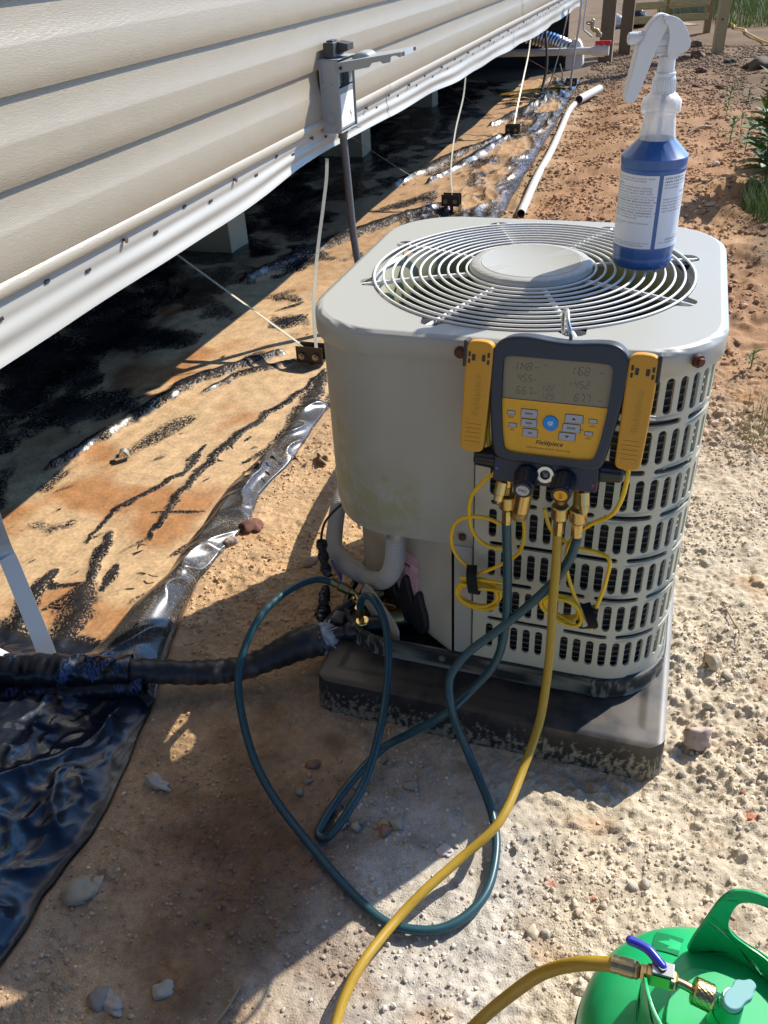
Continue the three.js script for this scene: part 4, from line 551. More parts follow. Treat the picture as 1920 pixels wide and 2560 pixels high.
// ---------------------------------------------------------------- digital manifold gauge hung on the front of the unit
const font = await new FontLoader().loadAsync('fonts/droid/droid_sans_bold.typeface.json');
const rubberM = mat([0.022, 0.028, 0.038], 0.42, { bumpMap: speckTex, bumpScale: 0.00008 });
const yellowM = mat([0.58, 0.275, 0.008], 0.42);
const BTN = [[-40.5, -95, -20, -84.5, 'MENU', 0], [-39.5, -107, -19.5, -97.5, 'VIEW', 0], [-36, -120, -17.5, -110, 'AIR', 0], [16, -95.5, 38, -85.5, '^', 1], [14, -108, 36, -98, 'ENTER', 1], [10.5, -119.5, 31, -110, 'v', 1]];
const OVAL = [[-53.7, -90.8], [-50.4, -107.2], [50.8, -91.2], [47.3, -107.9]];
const GO = [-0.11, 0.721, -0.985], GT = -15 * Math.PI / 180;
const gauge = thing('manifold_gauge', 'yellow and black digital manifold gauge hung on the front of the air conditioner', 'gauge', GO);
gauge.rotation.x = GT; gauge.updateMatrixWorld(true);
const gl = (x, y, z) => { const v = gauge.worldToLocal(V3(x, y, z)); return [v.x, v.y, v.z]; };
{
  const mm = (a) => a.map(([x, y]) => [x / 1000, y / 1000]);
  const outline = mm([[-81, -30], [-80, -8], [-66, 3], [-40, 5.5], [-10, 1.5], [18, 0.5], [45, 4], [68, 4], [82, -8], [84, -32], [79, -75], [69, -140], [62, -152], [30, -152], [-30, -152], [-64, -152], [-71, -140], [-79, -80]]);
  const hs = smoothShape(outline);
  const inner = smoothShape(mm([[-69, -30], [-68, -20], [-60, -17], [0, -17.5], [58, -17], [67, -20], [68, -32], [67.5, -75], [60, -138], [52, -143.5], [0, -143.5], [-52, -143.5], [-60, -138], [-67.5, -75]]));
  const hp = new THREE.Path(inner.getPoints(6)); hs.holes.push(hp);
  obj('housing', [extr(hs, 0.004, 0.004, { bevelSegments: 4 }).translate(0, 0, -0.0065), extr(smoothShape(outline), 0.024, 0.003, { bevelSegments: 3 }).translate(0, 0, -0.036)], rubberM, gauge);
  // face: screen and keypad share one printed sheet, buttons stand proud of it
  const FX = -0.07, FY = -0.146, FW = 0.14, FH = 0.132;
  const face = canvasTex(1400, 1320, (g, W, H) => {
    const X = (x) => (x / 1000 - FX) / FW * W, Y = (y) => H - (y / 1000 - FY) / FH * H, S = W / 140;
    g.fillStyle = '#e2a50f'; g.fillRect(0, 0, W, H);
    const r = rng(3); for (let i = 0; i < 500; i++) { g.fillStyle = `rgba(120,70,0,${0.02 + r() * 0.05})`; g.beginPath(); g.ellipse(r() * W, r() * H, 4 + r() * 40, 2 + r() * 10, r() * 3, 0, 7); g.fill(); }
    g.fillStyle = '#857a5b'; g.fillRect(0, 0, W, Y(-72.5));
    const grd = 0; g.strokeStyle = 'rgba(60,55,40,.35)'; g.lineWidth = 2.5;
    const line = (a, b, c, d) => { g.beginPath(); g.moveTo(X(a), Y(b)); g.lineTo(X(c), Y(d)); g.stroke(); };
    line(-21, -22, -21, -70); line(10, -22, 10, -70); line(-21, -38, 10, -38); line(-21, -49, 10, -49); line(-21, -60, 10, -60); line(12, -56.5, 50, -56.5);
    const seg = { 0: 'abcdef', 1: 'bc', 2: 'abged', 3: 'abgcd', 4: 'fgbc', 5: 'afgcd', 6: 'afgedc', 7: 'abc', 8: 'abcdefg', 9: 'abcdfg', '-': 'g' };
    const digit = (ch, x, y, h, al) => { const w = h * 0.5, t = h * 0.11; g.save(); g.transform(1, 0, -0.14, 1, X(x), Y(y)); g.strokeStyle = `rgba(48,42,36,${al})`; g.lineWidth = t * 1.25 * S; const k = { a: [0, h, w, h], b: [w, h, w, h / 2], c: [w, h / 2, w, 0], d: [0, 0, w, 0], e: [0, 0, 0, h / 2], f: [0, h / 2, 0, h], g: [0, h / 2, w, h / 2] }; for (const s of seg[ch] || '') { const [a, b, c, d] = k[s]; const q = t * 0.62; g.beginPath(); if (b === d) { g.moveTo((a + q) * S, -b * S); g.lineTo((c - q) * S, -d * S); } else { g.moveTo(a * S, -(Math.max(b, d) - q) * S); g.lineTo(a * S, -(Math.min(b, d) + q) * S); } g.stroke(); } g.restore(); };
    const num = (s, x, y, h, al) => { for (const ch of s) { if (ch === '.') { g.fillStyle = `rgba(48,42,36,${al})`; g.fillRect(X(x - 1.4), Y(y + 0.8), 0.9 * S, 0.9 * S); } else { digit(ch, x, y, h, al); x += ch === '1' ? h * 0.55 : h * 0.78; } } };
    num('114.8', -57, -34.5, 9.8, 0.55); num('116.8', 15, -34.5, 9.8, 0.48); num('45.5', -50, -49, 8.8, 0.55); num('-45.2', 15, -51, 8.8, 0.5); num('66.7', -50, -65.5, 9.2, 0.5); num('67.7', 24, -68, 9.2, 0.6);
    num('112.2', -19, -58, 7, 0.52); num('112.9', -19, -69, 7, 0.52); num('----', -18, -46, 5.5, 0.25);
    g.fillStyle = 'rgba(45,40,34,.55)'; g.font = `bold ${2.6 * S}px sans-serif`; g.fillText('LSAT', X(53), Y(-66)); g.fillText('VSAT', X(-29), Y(-64)); g.fillText('SC', X(53), Y(-49)); g.fillText('SH', X(-29), Y(-47)); g.fillText('PSIG', X(-29), Y(-31)); g.fillText('PSIG', X(52), Y(-31)); g.fillText('R22', X(-18), Y(-27));
    g.fillStyle = '#231c10'; g.fillRect(0, Y(-72.3), W, 6);
    // button outlines and caps
    const btn = (x0, y0, x1, y1, t) => { g.fillStyle = '#2b2a2a'; g.fillRect(X(x0 - 0.6), Y(y1 + 0.6), (x1 - x0 + 1.2) * S, (y1 - y0 + 1.2) * S); g.fillStyle = '#a8a8ac'; g.fillRect(X(x0), Y(y1), (x1 - x0) * S, (y1 - y0) * S); g.fillStyle = '#26262a'; g.font = `900 ${3.5 * S}px sans-serif`; g.textAlign = 'center'; g.textBaseline = 'middle'; if (t === '^' || t === 'v') { const cx = X((x0 + x1) / 2), cy = Y((y0 + y1) / 2), d = t === '^' ? -1 : 1; g.beginPath(); g.moveTo(cx - 2.9 * S, cy - d * 1.6 * S); g.lineTo(cx + 2.9 * S, cy - d * 1.6 * S); g.lineTo(cx, cy + d * 1.8 * S); g.fill(); } else g.fillText(t, X((x0 + x1) / 2), Y((y0 + y1) / 2)); };
    for (const b of BTN) btn(b[0], b[1], b[2], b[3], b[4]);
    g.fillStyle = '#0d6fb0'; g.beginPath(); g.arc(X(-1.8), Y(-99.5), 10.2 * S, 0, 7); g.fill(); g.fillStyle = '#1688cf'; g.beginPath(); g.arc(X(-1.8), Y(-99.5), 9.4 * S, 0, 7); g.fill();
    g.strokeStyle = '#fff'; g.lineWidth = 0.7 * S; g.beginPath(); g.arc(X(-1.8), Y(-99.5), 1.9 * S, -1.1, 4.2); g.stroke(); g.beginPath(); g.moveTo(X(-1.8), Y(-96.6)); g.lineTo(X(-1.8), Y(-99.3)); g.stroke(); for (let k = 0; k < 8; k++) { const a = k * Math.PI / 4; if (k === 6) continue; g.beginPath(); g.moveTo(X(-1.8 + 2.6 * Math.cos(a)), Y(-99.5 - 2.6 * Math.sin(a))); g.lineTo(X(-1.8 + 3.9 * Math.cos(a)), Y(-99.5 - 3.9 * Math.sin(a))); g.stroke(); }
    for (const [x, y] of OVAL) { g.fillStyle = '#2b2a2a'; g.fillRect(X(x - 5.4), Y(y + 3), 10.8 * S, 6 * S); g.fillStyle = '#a8a8ac'; g.fillRect(X(x - 4.7), Y(y + 2.4), 9.4 * S, 4.8 * S); }
    g.fillStyle = '#3a2a0a'; g.font = `bold ${1.75 * S}px sans-serif`; g.textAlign = 'center'; [['WIRELESS', 'ON / OFF'], ['ZERO', 'WEIGHT'], ['TEST', 'TIGHTNESS'], ['ZERO', 'PRESSURE']].forEach((l, i) => { const [x, y] = OVAL[i]; g.fillText(l[0], X(x), Y(y - 5)); g.fillText(l[1], X(x), Y(y - 7)); }); g.fillText('ALARM', X(38), Y(-104));
    g.fillStyle = '#2a1f08'; g.font = `italic 900 ${7.2 * S}px sans-serif`; g.fillText('Fieldpiece', X(-1.2), Y(-126.6)); g.font = `bold ${2.75 * S}px sans-serif`; g.fillText('SMAN Refrigerant Manifold + Micron Gauge', X(-1.4), Y(-134.2));
  });
  const BTNM = mat([1, 1, 1], 0.4, { map: face });
  const faceShape = smoothShape(mm([[-69, -28], [-68, -19], [-60, -16], [0, -16.5], [58, -16], [67, -19], [68, -30], [67.5, -75], [60, -139], [52, -145], [0, -145], [-52, -145], [-60, -139], [-67.5, -75]]));
  const uvd = (g) => planarUV(g, FX, FY, FW, FH);
  // split the printed sheet at the screen's lower edge
  const half = (top) => { const pts = faceShape.getPoints(6).map((p) => [p.x, p.y]), cut = -0.0727, out = []; for (let i = 0; i < pts.length; i++) { const a = pts[i], b = pts[(i + 1) % pts.length], ia = top ? a[1] >= cut : a[1] <= cut, ib = top ? b[1] >= cut : b[1] <= cut; if (ia) out.push(a); if (ia !== ib) { const t = (cut - a[1]) / (b[1] - a[1]); out.push([lerp(a[0], b[0], t), cut]); } } return shapeOf(out); };
  obj('screen', uvd(new THREE.ShapeGeometry(half(true)).translate(0, 0, -0.0035)), mat([1, 1, 1], 0.42, { map: face, clearcoat: 0.25, clearcoatRoughness: 0.35 }), gauge);
  const kp = obj('keypad', uvd(new THREE.ShapeGeometry(half(false)).translate(0, 0, -0.0025)), BTNM, gauge);
  for (const b of BTN) { const c = 1.6, [x0, y0, x1, y1] = b, k = b[5]; obj('button', uvd(extr(smoothShape2(mm([[x0, y0], [x1 - (k > 0 ? 0 : c), y0], [x1, y1 - c], [x1 - c, y1], [x0 + 1, y1]])), 0.0011, 0.0004).translate(0, 0, -0.0026)), BTNM, kp); }
  for (const [x, y] of OVAL) obj('button', uvd(extr(shapeOf(rrect(0.0092, 0.0046, 0.0022).map(([a, b]) => [a + x / 1000, b + y / 1000])), 0.0008, 0.0003).translate(0, 0, -0.0026)), BTNM, kp);
  obj('power_button', uvd(extr(shapeOf(Array.from({ length: 40 }, (_, i) => [-0.0018 + 0.0092 * Math.cos(i * Math.PI / 20), -0.0995 + 0.0092 * Math.sin(i * Math.PI / 20)])), 0.0016, 0.0005).translate(0, 0, -0.0026)), BTNM, kp);
  function smoothShape2(p) { return shapeOf(p); }
  // cross bar that carries the clamps, hook
  obj('crossbar', [bx(0.03, 0.019, 0.012, -0.095, -0.0185, -0.02, 0.003), bx(0.03, 0.019, 0.012, 0.095, -0.0185, -0.02, 0.003), bx(0.005, 0.034, 0.028, -0.119, -0.0185, -0.01, 0.002), bx(0.005, 0.034, 0.028, 0.121, -0.0185, -0.01, 0.002)], blackP, gauge);
  obj('hook', tube([[0.016, -0.03, -0.039], [0.0155, 0.0, -0.038], [0.014, 0.012, -0.034], [0.010, 0.022, -0.036], [0.007, 0.033, -0.046], [0.004, 0.038, -0.058], [0.000, 0.036, -0.068], [-0.001, 0.022, -0.074], [0.0, 0.008, -0.078]].map((p) => [p[0] - 0.006, p[1], p[2]]), 0.0027, 90, 12), steelM, gauge);
  // manifold block with its knobs, sight glass and brass ports
  const blk = mat([0.012, 0.016, 0.035], 0.38);
  const blockG = obj('manifold_block', [bx(0.137, 0.034, 0.034, -0.0025, -0.169, -0.020, 0.002)], blk, gauge);
  obj('dot', cyl(0.0016, 0.0016, 0.001, 0, 0, 0, 14).rotateX(Math.PI / 2).translate(-0.066, -0.1685, -0.0028), mat([0.05, 0.16, 0.6], 0.4), blockG);
  obj('dot', cyl(0.0018, 0.0018, 0.001, 0, 0, 0, 14).rotateX(Math.PI / 2).translate(0.061, -0.176, -0.0028), mat([0.5, 0.02, 0.03], 0.4), blockG);
  const knob = (r0, r1, L, n) => { const pr = [[0, L], [r1 * 0.8, L], [r1, L - 0.003], [r0, 0.003], [r0 * 0.95, 0], [0, 0]]; const g = lathe(pr, 48), p = g.attributes.position; for (let i = 0; i < p.count; i++) { const a = Math.atan2(p.getZ(i), p.getX(i)), r = Math.hypot(p.getX(i), p.getZ(i)); const k = r > r1 * 0.85 ? 1 - 0.07 * (0.5 + 0.5 * Math.cos(a * n)) ** 3 : 1; p.setX(i, p.getX(i) * k); p.setZ(i, p.getZ(i) * k); } g.computeVertexNormals(); return g; };
  obj('side_knob', along(knob(0.0145, 0.0125, 0.03, 10), [-0.0705, -0.160, -0.02], [-1, -0.160, -0.02]), mat([0.010, 0.012, 0.016], 0.4), gauge);
  obj('side_knob', along(knob(0.0145, 0.0125, 0.03, 10), [0.0665, -0.160, -0.02], [1, -0.160, -0.02]), mat([0.010, 0.012, 0.016], 0.4), gauge);
  const dir = (x, y, z) => gl(GO[0] + x, GO[1] + y, GO[2] + z).map((v, i) => v);
  const cap = (txt, bg, fg, rot) => canvasTex(128, 128, (g, W, H) => { g.fillStyle = bg; g.fillRect(0, 0, W, H); g.translate(64, 64); g.rotate(rot); g.fillStyle = fg; g.font = 'bold 46px sans-serif'; g.textAlign = 'center'; g.textBaseline = 'middle'; g.fillText(txt, 0, 0); });
  for (const [x, tx, bg, fg, rot] of [[-0.0255, 'VAC', '#a9abb0', '#1b1c20', 0.25], [0.0235, 'REF', '#e0a21a', '#7c1a10', -1.57]]) {
    const a = [x, -0.172, -0.004], dn = [0.0, -0.42, 0.9], L = 0.030, e = a.map((v, i) => v + dn[i] * L);
    const k = obj('front_knob', [along(knob(0.0165, 0.0140, L, 7), a, e), along(cyl(0.0125, 0.0125, 0.004, 0, 0.001, 0, 30), e, e.map((v, i) => v + dn[i]))], mat([0.010, 0.011, 0.014], 0.38), gauge);
    const disc = new THREE.CircleGeometry(0.0088, 32); disc.applyQuaternion(new THREE.Quaternion().setFromUnitVectors(V3(0, 0, 1), V3(...dn).normalize())); const d = e.map((v, i) => v + dn[i] * 0.0034); obj('knob_cap', disc.translate(...d), mat([1, 1, 1], 0.5, { map: cap(tx, bg, fg, rot) }), k);
  }
  obj('sight_glass', [along(lathe([[0.0068, 0.0], [0.0068, 0.002], [0.0112, 0.002], [0.0112, -0.003], [0.0068, -0.003]], 40), [-0.0015, -0.1685, -0.001], [-0.0015, -0.1685, 1])], mat([0.66, 0.6, 0.48], 0.3, { metalness: 0.9 }), gauge);
  obj('sight_glass_lens', along(new THREE.SphereGeometry(0.0068, 24, 8, 0, 6.2832, 0, 1.2).scale(1, 0.4, 1).translate(0, -0.002, 0), [-0.0015, -0.1685, -0.001], [-0.0015, -0.1685, 1]), mat([0.05, 0.055, 0.06], 0.06, { clearcoat: 1 }), gauge);
  const port = (x, yA, yB, r, wx = 0) => { const A = [x, 0.545, -0.962], B = [x + wx, yA, -0.963]; return [along(lathe([[0, 0], [r, 0], [r, A[1] - yA - 0.016], [r * 0.86, A[1] - yA - 0.014], [r * 0.86, A[1] - yA - 0.005], [r * 0.62, A[1] - yA], [r * 0.3, A[1] - yA], [r * 0.3, A[1] - yA - 0.004], [0, A[1] - yA - 0.004]], 24), gl(...A), gl(...B)), ...Array.from({ length: 5 }, (_, k) => { const t = 1 - (0.004 + k * 0.0024) / (A[1] - yA), p = A.map((v, i) => lerp(v, B[i], t)); return along(new THREE.TorusGeometry(r * 0.88, 0.0007, 5, 20).rotateX(Math.PI / 2), gl(...p), gl(...B)); })]; };
  obj('port', port(-0.1655, 0.505, 0, 0.0085), brassM, gauge); obj('port', port(-0.137, 0.466, 0, 0.0125, -0.010), brassM, gauge); obj('port', port(-0.0905, 0.502, 0, 0.0085), brassM, gauge); obj('port', port(-0.066, 0.50, 0, 0.0085), brassM, gauge);
  for (const g of [along(lathe([[0, 0], [0.008, 0], [0.008, 0.018], [0.0066, 0.019], [0.0066, 0.027], [0.004, 0.031], [0, 0.031]], 20), gl(-0.170, 0.53, -0.955), gl(-0.1745, 0.50, -0.944)), along(lathe([[0, 0], [0.008, 0], [0.008, 0.018], [0.0066, 0.019], [0.0066, 0.027], [0.004, 0.031], [0, 0.031]], 20), gl(-0.061, 0.53, -0.955), gl(-0.0565, 0.498, -0.944))]) obj('port', g, brassM, gauge);
}
// ---------------------------------------------------------------- pipe clamps with their yellow leads
const wireM = mat([0.78, 0.47, 0.01], 0.35);
function pipeClamp(label, x0, x1, tiltX) {
  const t = thing('pipe_clamp', label, 'pipe clamp', GO, 0, 'yellow pipe clamps on either side of the gauge'); t.rotation.x = GT; t.updateMatrixWorld(true);
  const b = new THREE.Group(); b.name = 'jaw'; b.position.set((x0 + x1) / 2, -0.0745, -0.006); b.rotation.z = tiltX; t.add(b);
  const sh = smoothShape([[-0.0135, -0.06], [-0.0128, -0.071], [0, -0.0715], [0.0125, -0.071], [0.0133, -0.06], [0.0148, 0.0], [0.0152, 0.058], [0.0145, 0.069], [0.0, 0.0708], [-0.0145, 0.069], [-0.0152, 0.058], [-0.0145, 0]]);
  obj('jaw_body', extr(sh, 0.014, 0.0028, { bevelSegments: 3 }).translate(0, 0, -0.008), yellowM, b);
  obj('rear_jaw', extr(smoothShape([[-0.012, -0.06], [-0.012, -0.067], [0.012, -0.067], [0.012, -0.06], [0.014, 0.055], [0.013, 0.066], [-0.013, 0.066], [-0.014, 0.055]]), 0.008, 0.002).translate(0.001, 0, -0.022), yellowM, b);
  for (const [x, y, w, h] of [[-0.0125, 0.0555, 0.003, 0.0065], [-0.0125, 0.0465, 0.003, 0.006], [0.0125, 0.0555, 0.003, 0.0065], [0.0125, 0.0465, 0.003, 0.006], [-0.0068, 0.0515, 0.0045, 0.0085], [0.0062, 0.0515, 0.0045, 0.0085]]) obj('slot', bx(w, h, 0.0012, x, y, 0.0089, 0.0005), mat([0.05, 0.035, 0.02], 0.7), b);
  for (let k = 0; k < 5; k++) obj('grip_rib', bx(0.021, 0.0012, 0.0012, 0, -0.036 - k * 0.006, 0.0089, 0.0005), yellowM, b);
  const tg = new TextGeometry('fieldpiece', { font, size: 0.0085, depth: 0.0006, curveSegments: 3, bevelEnabled: false }); tg.computeBoundingBox(); tg.translate(-tg.boundingBox.max.x / 2, -0.0035, 0.0086); obj('raised_lettering', tg.rotateZ(Math.PI / 2).translate(0.002, 0.002, 0), mat([0.50, 0.26, 0.01], 0.5), b);
  obj('pivot_pin', cyl(0.0035, 0.0035, 0.02, 0, 0, 0, 14).rotateZ(Math.PI / 2).translate(0.0145, -0.008, -0.012), steelM, b);
  return [t, (p) => { const v = t.worldToLocal(V3(...p)); return [v.x, v.y, v.z]; }];
}
const loops = (c, n, rx, ry, seed, dz) => { const r = rng(seed), p = []; for (let i = 0; i < n * 12; i++) { const a = i / 12 * Math.PI * 2, k = 1 + 0.12 * Math.sin(i * 0.35 + seed); p.push([c[0] + rx * k * Math.cos(a) + (Math.floor(i / 12) - n / 2) * 0.0016, c[1] + ry * k * Math.sin(a) + 0.002 * Math.sin(i), c[2] + dz * Math.sin(i * 0.4) + 0.0012 * (i / 12)]); } return p; };
{
  const [a, la] = pipeClamp('yellow pipe clamp clipped left of the gauge, its lead coiled over the panel seam', -0.1155, -0.0865, -0.01);
  const W = (list) => list.map(la);
  obj('lead', tube(W([[-0.198, 0.63, -0.975], [-0.192, 0.57, -0.972], [-0.183, 0.548, -0.985], [-0.186, 0.525, -0.985], [-0.20, 0.508, -0.99], [-0.222, 0.470, -0.998], [-0.2265, 0.432, -1.004], [-0.219, 0.397, -1.005], [-0.198, 0.378, -1.006], [-0.172, 0.38, -1.005], [-0.163, 0.400, -1.005], [-0.178, 0.422, -1.004], [-0.21, 0.432, -1.003], [-0.245, 0.415, -1.008], [-0.256, 0.38, -1.010], [-0.248, 0.345, -1.012], [-0.225, 0.325, -1.010], [-0.212, 0.32, -1.006]]), 0.0030, 260, 8), wireM, a);
  obj('lead', tube(W([[-0.146, 0.45, -1.0], [-0.143, 0.41, -1.002], [-0.150, 0.375, -1.004], [-0.175, 0.348, -1.004], [-0.205, 0.325, -1.004]]), 0.0030, 90, 8), wireM, a);
  obj('lead_coil', [tube(W(loops([-0.2105, 0.282, -1.004], 3, 0.033, 0.026, 3, 0.004)), 0.0030, 300, 8), tube(W([[-0.238, 0.312, -1.0], [-0.20, 0.318, -0.995], [-0.165, 0.314, -0.998], [-0.162, 0.304, -0.998], [-0.2, 0.304, -0.992], [-0.238, 0.303, -0.995]]), 0.0030, 120, 8)], wireM, a);
  obj('hook_and_loop_tie', [band(W([[-0.222, 0.334, -1.008], [-0.219, 0.328, -0.99], [-0.216, 0.31, -0.985], [-0.214, 0.294, -0.988], [-0.214, 0.29, -1.0]]), 0.0165, 0.0016, [1, 0, 0])], mat([0.008, 0.008, 0.009], 0.95), a);
  const [b, lb] = pipeClamp('yellow pipe clamp clipped right of the gauge, its lead coiled on the louvres', 0.0865, 0.1165, -0.02);
  const Q = (list) => list.map(lb);
  obj('lead', tube(Q([[-0.008, 0.60, -0.962], [-0.008, 0.57, -0.946], [-0.011, 0.54, -0.937], [-0.02, 0.512, -0.94], [-0.045, 0.475, -0.965], [-0.068, 0.437, -0.985], [-0.0785, 0.398, -1.0], [-0.0775, 0.36, -1.006], [-0.066, 0.322, -1.004], [-0.050, 0.288, -1.0], [-0.036, 0.268, -0.996], [-0.03, 0.262, -0.99]]), 0.0030, 200, 8), wireM, b);
  obj('lead', tube(Q([[-0.118, 0.45, -1.018], [-0.105, 0.42, -1.012], [-0.085, 0.405, -1.01], [-0.06, 0.397, -1.008], [-0.035, 0.397, -1.005], [-0.020, 0.396, -0.998], [-0.016, 0.39, -0.995], [-0.017, 0.365, -0.996], [-0.021, 0.33, -0.998], [-0.027, 0.298, -1.0]]), 0.0030, 160, 8), wireM, b);
  obj('lead_coil', tube(Q(loops([-0.078, 0.285, -1.0], 4, 0.030, 0.020, 8, 0.006).map(([x, y, z]) => { const c = Math.cos(-0.5), s = Math.sin(-0.5), dx = x + 0.078, dy = y - 0.285; return [-0.078 + dx * c - dy * s, 0.285 + dx * s + dy * c, z]; })), 0.0030, 400, 8), wireM, b);
  obj('hook_and_loop_tie', [band(Q([[-0.044, 0.296, -1.006], [-0.034, 0.290, -0.985], [-0.028, 0.276, -0.982], [-0.034, 0.262, -0.99], [-0.042, 0.252, -1.0]]), 0.015, 0.002, [1, 0.2, 0])], mat([0.008, 0.008, 0.012], 0.95), b);
}

// ---------------------------------------------------------------- charging hoses
const dirtT = dataTex(256, 512, (i, j, c) => { const x = i / 256 * 8, y = j / 512 * 32, a = tileN((p, q) => n2(p, q) + 0.5 * n2(p * 3, q * 3), x * 1, y, 32); const v = 0.86 + 0.3 * a; c[0] = v; c[1] = v * 0.99; c[2] = v * (0.97 - 0.1 * Math.max(0, a)); }, false); dirtT.repeat.set(14, 1);
const tealM = mat([0.016, 0.072, 0.095], 0.38, { map: dirtT }), hoseY = mat([0.46, 0.29, 0.028], 0.44, { map: dirtT });
const HA = [[-0.164, 0.458, -0.965], [-0.158, 0.356, -0.962], [-0.156, 0.273, -0.952], [-0.167, 0.203, -0.94], [-0.201, 0.146, -0.925], [-0.232, 0.119, -0.895], [-0.29, 0.065, -0.882], [-0.337, 0.03, -0.865], [-0.374, 0.02, -0.777], [-0.389, 0.012, -0.714], [-0.388, 0.011, -0.692], [-0.373, 0.015, -0.689], [-0.351, 0.04, -0.715], [-0.338, 0.055, -0.78], [-0.336, 0.089, -0.85], [-0.348, 0.111, -0.93], [-0.36, 0.147, -0.98], [-0.38, 0.176, -1.02], [-0.407, 0.194, -1.045], [-0.43, 0.182, -1.06], [-0.44, 0.155, -1.065], [-0.443, 0.135, -1.067]];
const HB = [[-0.064, 0.44, -0.968], [-0.071, 0.405, -0.972], [-0.086, 0.365, -0.975], [-0.113, 0.326, -0.965], [-0.163, 0.27, -0.945], [-0.212, 0.22, -0.925], [-0.232, 0.183, -0.905], [-0.225, 0.143, -0.885], [-0.208, 0.075, -0.885], [-0.178, 0.03, -0.861], [-0.138, 0.013, -0.801], [-0.12, 0.012, -0.745], [-0.12, 0.012, -0.671], [-0.143, 0.012, -0.625], [-0.176, 0.012, -0.598], [-0.221, 0.012, -0.588], [-0.248, 0.012, -0.59], [-0.315, 0.012, -0.622], [-0.396, 0.02, -0.671], [-0.463, 0.035, -0.713], [-0.516, 0.055, -0.755], [-0.565, 0.085, -0.814], [-0.595, 0.12, -0.869], [-0.6, 0.15, -0.917], [-0.59, 0.178, -0.971], [-0.566, 0.182, -1.045], [-0.535, 0.172, -1.095], [-0.512, 0.157, -1.111]];
const HY = [[-0.091, 0.448, -0.965], [-0.089, 0.396, -0.962], [-0.088, 0.332, -0.955], [-0.085, 0.252, -0.942], [-0.085, 0.186, -0.928], [-0.088, 0.126, -0.905], [-0.099, 0.085, -0.855], [-0.12, 0.065, -0.752], [-0.163, 0.045, -0.693], [-0.203, 0.035, -0.634], [-0.227, 0.028, -0.591], [-0.254, 0.032, -0.515], [-0.262, 0.028, -0.474], [-0.262, 0.022, -0.43], [-0.25, 0.018, -0.36], [-0.215, 0.018, -0.32], [-0.165, 0.04, -0.34], [-0.115, 0.10, -0.405], [-0.083, 0.15, -0.435], [-0.046, 0.22, -0.447], [-0.016, 0.28, -0.447], [0.016, 0.32, -0.444], [0.047, 0.34, -0.442]];
const lift = (l) => l.map(([x, y, z]) => [x, Math.max(y, groundY(x, z) + 0.0055), z]);
function knurl(r, L, pitch = 22) { const g = surf(pitch * 4, 16, (u, v) => { const a = u * 6.2832, q = 0.5 + 0.5 * Math.max(Math.cos(a * pitch + v * 20), Math.cos(a * pitch - v * 20)), rr = r * (v < 0.04 || v > 0.96 ? 0.93 : 1) + 0.0006 * q * (v > 0.05 && v < 0.95 ? 1 : 0); return [rr * Math.cos(a), v * L, rr * Math.sin(a)]; }); return [g, new THREE.RingGeometry(0.001, r * 0.93, 40).rotateX(Math.PI / 2), new THREE.RingGeometry(0.001, r * 0.93, 40).rotateX(Math.PI / 2).translate(0, L, 0)]; }
function ferrule(t, a, b, m = brassM, r = 0.0115, L = 0.027) { const A = V3(...a), d = V3(...b).sub(A).normalize(), q = (k) => A.clone().addScaledVector(d, k).toArray(); obj('coupling_nut', knurl(r, 0.021).map((g) => along(g, q(0), q(1))), m, t); obj('ferrule', along(lathe([[0, 0], [0.0062, 0], [0.0066, 0.003], [0.0078, 0.004], [0.0078, 0.018], [0.0072, 0.021], [0.0078, 0.024], [0.007, L], [0, L]], 8), q(0.021), q(1)), m, t); }
{
  const a = thing('charging_hose', 'teal charging hose from the leftmost gauge port, looping down to the lower valve', 'hose'); const pa = lift(HA);
  obj('hose_tube', tube(pa, 0.0068, 400, 14), tealM, a); ferrule(a, [-0.164, 0.503, -0.965], [-0.163, 0.455, -0.965]);
  obj('coupling_nut', [...knurl(0.0125, 0.024).map((g) => along(g, [-0.438, 0.092, -1.069], [-0.441, 0.13, -1.067]))], brassM, a); obj('elbow', [rod([-0.443, 0.148, -1.066], [-0.443, 0.127, -1.067], 0.0085, 0.0085, 6), rod([-0.443, 0.128, -1.067], [-0.4405, 0.112, -1.068], 0.0045, 0.006, 12)], brassM, a);
  const b = thing('charging_hose', 'teal charging hose from the rightmost gauge port, sweeping wide across the sand', 'hose'); const pb = lift(HB);
  obj('hose_tube', tube(pb, 0.0068, 400, 14), tealM, b); ferrule(b, [-0.066, 0.496, -0.965], [-0.064, 0.44, -0.968]);
  const e0 = [-0.512, 0.157, -1.111], e1 = [-0.466, 0.125, -1.123];
  obj('ball_valve', [along(lathe([[0, 0], [0.0085, 0], [0.0085, 0.014], [0.0075, 0.015], [0.0075, 0.018], [0.0105, 0.019], [0.0105, 0.040], [0.0075, 0.043], [0.005, 0.058], [0, 0.058]], 8), [-0.517, 0.160, -1.11], e1)], brassDk, b);
  obj('lever', band([[-0.495, 0.158, -1.112], [-0.497, 0.170, -1.118], [-0.510, 0.176, -1.128], [-0.522, 0.183, -1.140]], 0.009, 0.005, [0.3, 0.8, 0.5]), mat([0.015, 0.02, 0.14], 0.35), b);
  obj('coupling_nut', [...knurl(0.0125, 0.024).map((g) => along(g, [-0.462, 0.098, -1.117], [-0.464, 0.125, -1.119])), rod([-0.47, 0.129, -1.121], [-0.463, 0.118, -1.118], 0.006, 0.006, 10)], brassM, b);
  const y = thing('charging_hose', 'yellow charging hose running from the gauge to the green tank valve', 'hose'); const py = lift(HY);
  obj('hose_tube', tube(py, 0.0068, 400, 14), hoseY, y); ferrule(y, [-0.0905, 0.497, -0.965], [-0.0905, 0.445, -0.965]);
}

